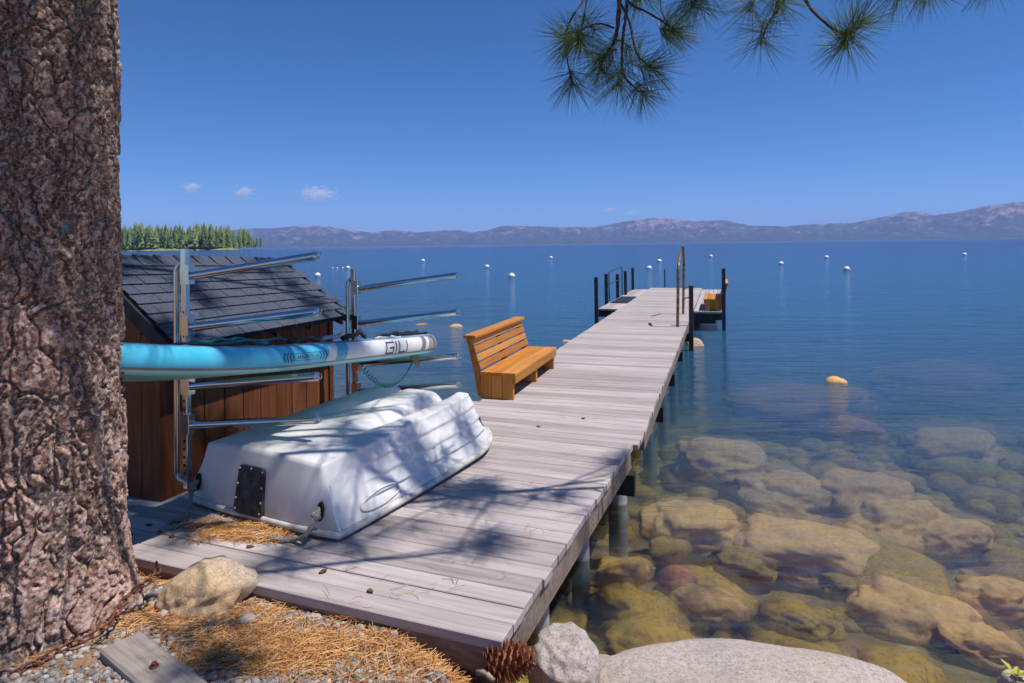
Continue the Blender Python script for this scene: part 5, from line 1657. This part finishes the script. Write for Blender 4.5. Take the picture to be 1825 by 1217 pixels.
# ------------------------------------------------------------------ pine cones
M['cone'] = speckle('pine_cone_scale', [(0.3, lin(92, 50, 32)), (0.55, lin(150, 92, 62)), (0.8, lin(186, 132, 98))], 30, 0.7, 0.4)
M['cone_dark'] = speckle('dark_pine_cone_scale', [(0.3, lin(44, 34, 28)), (0.6, lin(88, 70, 58)), (0.8, lin(150, 134, 116))], 40, 0.8, 0.4)
def pine_cone(loc, axis, L_, R_, mat, label, n=90):
    axis = Vector(axis).normalized()
    y = axis.orthogonal().normalized(); z = axis.cross(y)
    t = thing('pine_cone', label, 'pine cone', frame(loc, axis, y, z))
    core = MB().tube([(-L_ / 2 + 0.004, 0, 0), (-L_ * 0.3, 0, 0), (0, 0, 0), (L_ * 0.3, 0, 0), (L_ / 2, 0, 0)], [R_ * 0.2, R_ * 0.55, R_ * 0.6, R_ * 0.42, R_ * 0.08], 10)
    core.build('core', mat, t, smooth=True, local=True)
    s = R_ * 0.62
    sm = MB().add([(0, -0.10 * s, -0.05 * s), (0, 0.10 * s, -0.05 * s), (0.55 * s, 0.42 * s, -0.06 * s), (0.95 * s, 0.30 * s, 0.0), (1.05 * s, 0, 0.12 * s), (0.95 * s, -0.30 * s, 0.0), (0.55 * s, -0.42 * s, -0.06 * s),
                   (0, 0, 0.08 * s), (0.6 * s, 0, 0.14 * s)],
                  [(7, 1, 2, 8), (7, 8, 6, 0), (8, 2, 3, 4), (8, 4, 5, 6), (0, 6, 5, 4, 3, 2, 1), (0, 1, 7)]).mesh('scale')
    for i in range(n):
        f = i / (n - 1)
        x = -L_ / 2 + L_ * (0.04 + 0.92 * f)
        prof = math.sin(math.pi * (0.10 + 0.85 * f ** 0.85)) ** 0.7
        a = i * 2.39996
        r = R_ * 0.42 * prof
        rad_d = Vector((0, math.cos(a), math.sin(a)))
        tip = (rad_d * (1.0 - 0.35 * f) + Vector((1, 0, 0)) * (-0.25 + 1.0 * f)).normalized()
        side = Vector((1, 0, 0)).cross(rad_d).normalized()
        nz2 = tip.cross(side)
        sc_ = 0.55 + 0.55 * prof
        put('scale', sm, mat, t, frame((x, r * math.cos(a), r * math.sin(a)), tip * sc_, side * sc_, nz2 * sc_))
    return t
p = G(905, 1200, -0.14)
pine_cone((p.x, p.y - 0.01, -0.085), (1, 0.15, 0.08), 0.19, 0.075, M['cone'], 'large open brown pine cone at the dock front corner')
p = G(247, 874, SLABZ)
pine_cone((p.x, p.y, SLABZ + 0.035), (0.9, -0.3, 0.1), 0.13, 0.05, M['cone_dark'], 'dark pine cone against the foot of the shed', 60)

# ------------------------------------------------------------------ old timber with a bolt, chain round the trunk
ta, tb = G(235, 1200, -0.10), G(350, 1172, -0.10)
c0 = G(272, 1215, -0.10)
tm_ = thing('timber', 'weathered grey timber with a rusty bolt at the bottom beside the trunk', 'timber', frame((c0.x + 0.05, c0.y - 0.06, -0.045), Vector((0.80, -0.60, 0)), Vector((0.60, 0.80, 0)), Z3))
MB().box((0, 0, 0), (1, 0, 0), (0, 1, 0), (0, 0, 1), 0.62, 0.16, 0.07, 0.008).build('timber_block', M['old_timber'], tm_, local=True)
M['rust'] = speckle('rusty_iron', [(0.3, lin(70, 40, 30)), (0.55, lin(128, 82, 66)), (0.8, lin(160, 120, 104))], 40, 0.8, 0.5, metal=0.3)
MB().tube([(-0.02, 0.0, 0.03), (-0.02, 0.0, 0.040), (-0.02, 0.0, 0.0401), (-0.02, 0, 0.052)], [0.018, 0.018, 0.011, 0.011], 8).build('bolt', M['rust'], tm_, smooth=True, sharp=40, local=True)
chain = thing('chain', 'rusty iron chain wrapped round the foot of the pine trunk', 'chain', loc=(TC.x, TC.y, -0.1))
lk = []
for a in range(17):
    f = 2 * math.pi * a / 16
    lk.append(((0.016 if abs(math.cos(f)) > 0 else 0) * 0 + 0.017 * math.cos(f) + 0.009 * (1 if math.cos(f) > 0 else -1), 0.0125 * math.sin(f), 0))
link_me = MB().tube(lk, 0.0048, 6, caps=False).mesh('chain_link', True)
path = []
for i in range(60):
    a = math.radians(-150 + i * 2.9)
    rr_ = TR + 0.125 + 0.025 * math.sin(i * 0.5)
    x, y = TC.x + rr_ * math.cos(a), TC.y + rr_ * math.sin(a)
    zc = gz(x, y) + 0.014 + 0.16 * smooth(math.radians(-60), math.radians(20), a)
    path.append(Vector((x, y, zc)))
acc = []
tot = 0.0
for a, b in zip(path[:-1], path[1:]):
    acc.append((tot, a, b)); tot += (b - a).length
nl = int(tot / 0.040)
for i in range(nl):
    s_ = i * 0.040
    for t0_, a, b in acc:
        if t0_ <= s_ <= t0_ + (b - a).length:
            d = (b - a).normalized(); p = a + d * (s_ - t0_)
            y = Z3.cross(d).normalized(); z = d.cross(y)
            put('chain_link', link_me, M['rust'], chain, mw(chain).inverted() @ frame(p, d, y, z) @ Matrix.Rotation(math.pi / 2 * (i % 2) + random.uniform(-0.3, 0.3), 4, 'X'))
            break

# ------------------------------------------------------------------ mooring buoys
M['buoy'] = speckle('white_buoy', [(0.3, lin(214, 212, 206)), (0.7, lin(236, 236, 234))], 6, 0.4, 0.05)
M['buoy_band'] = speckle('blue_buoy_band', [(0.3, lin(60, 90, 150)), (0.7, lin(80, 110, 170))], 6, 0.4, 0.05)
BU = [(754, 466, 'white mooring buoy left of centre beyond the rack arms'), (868, 477, 'small white buoy straight above the bench'), (912, 494.5, 'nearest white mooring buoy left of the dock'),
      (982, 460.5, 'small far white buoy just left of the dock head'), (1157, 480, 'white mooring buoy over the dock end, nearer of a pair'), (1175, 467, 'white mooring buoy over the dock end, farther of a pair'),
      (1267, 458, 'small far white buoy right of the dock ladder rail'), (1392, 471.5, 'white buoy right of the dock bench, leftmost of three'), (1473, 460, 'far white buoy in the middle of the right water'),
      (1509, 482, 'largest white buoy on the right side of the lake'), (1719, 455, 'far white buoy near the right edge'), (566, 493, 'white buoy half hidden behind the shed roof edge'), (620, 479, 'white buoy just left of the farther rack post')]
for px, py, lab in BU:
    p = G(px, py, WZ)
    t = thing('mooring_buoy', lab, 'buoy', loc=(p.x, p.y, WZ), group='white mooring buoys')
    r = 0.215 if py > 470 else 0.26
    rings = [[(r * math.cos(e_) * math.cos(a_q), r * math.cos(e_) * math.sin(a_q), 0.07 + r * math.sin(e_)) for a_q in np.linspace(0, 2 * math.pi, 21)] for e_ in np.linspace(-1.5, 1.5, 13)]
    MB().grid(rings).build('float_ball', M['buoy'], t, smooth=True, local=True)
    MB().grid([[(r * 1.012 * math.cos(e_) * math.cos(a_q), r * 1.012 * math.cos(e_) * math.sin(a_q), 0.07 + r * math.sin(e_)) for a_q in np.linspace(0, 2 * math.pi, 21)] for e_ in (-0.12, 0.0, 0.10)]).build('band', M['buoy_band'], t, smooth=True, local=True)
    MB().tube([(0, 0, 0.07 + r - 0.01), (0, 0, 0.07 + r + 0.03)], 0.02, 8).build('ring_stem', M['rivet'], t, smooth=True, local=True)
for px in (593, 601, 611):
    p = G(px, 478, WZ)
    me = rock_mesh('float', (0.085, 0.085, 0.075), px, sub=2, rough=0.05)
    o = put('float', me, M['buoy']); o.location = (p.x, p.y, WZ + 0.03)
    tag(o, 'tiny white float, %s of the row of three left of the farther rack post' % {593: 'leftmost', 601: 'middle one', 611: 'rightmost'}[px], 'float', 'row of tiny floats')

# ------------------------------------------------------------------ plants at the bottom right
M['leaf'] = speckle('yellow_green_leaf', [(0.3, lin(150, 150, 40)), (0.7, lin(206, 200, 84))], 20, 0.5, 0.1)
p = G(1812, 1215, -0.25)
pl_ = thing('plant', 'yellow green leafy sprig in the bottom right corner', 'plant', loc=(p.x, p.y, p.z))
for i in range(8):
    a = i * 0.8 + 0.3; Ln = random.uniform(0.06, 0.10)
    d = Vector((math.cos(a), math.sin(a) * 0.6, 0.7)).normalized(); s_ = d.cross(Z3).normalized() * 0.011
    q = Vector((0, 0, 0.02)); bend = Vector((0, 0, -0.02))
    MB().add([q, q + d * Ln * 0.5 + s_, q + d * Ln + bend, q + d * Ln * 0.5 - s_, q + d * Ln * 0.5 + Vector((0, 0, -0.006))], [(0, 1, 4), (1, 2, 4), (2, 3, 4), (3, 0, 4)]).build('leaf', M['leaf'], pl_, local=True)
MB().tube([(0, 0, -0.06), (0.003, 0, 0.0), (0, 0, 0.03)], 0.003, 6).build('stem', M['leaf'], pl_, smooth=True, local=True)
p = G(1655, 1225, -0.35)
gr = thing('grass_stems', 'three thin dry grass stems at the right end of the large boulder', 'grass', loc=(p.x, p.y, p.z))
for dx, dy, hz_ in ((-0.10, 0.05, 0.13), (-0.01, 0.03, 0.15), (-0.08, 0.02, 0.06)):
    MB().tube([(0.0, 0, 0), (dx * 0.4, dy * 0.4, hz_ * 0.5), (dx, dy, hz_)], [0.0016, 0.0014, 0.0008], 5).build('stem', M['stick'], gr, smooth=True, local=True)
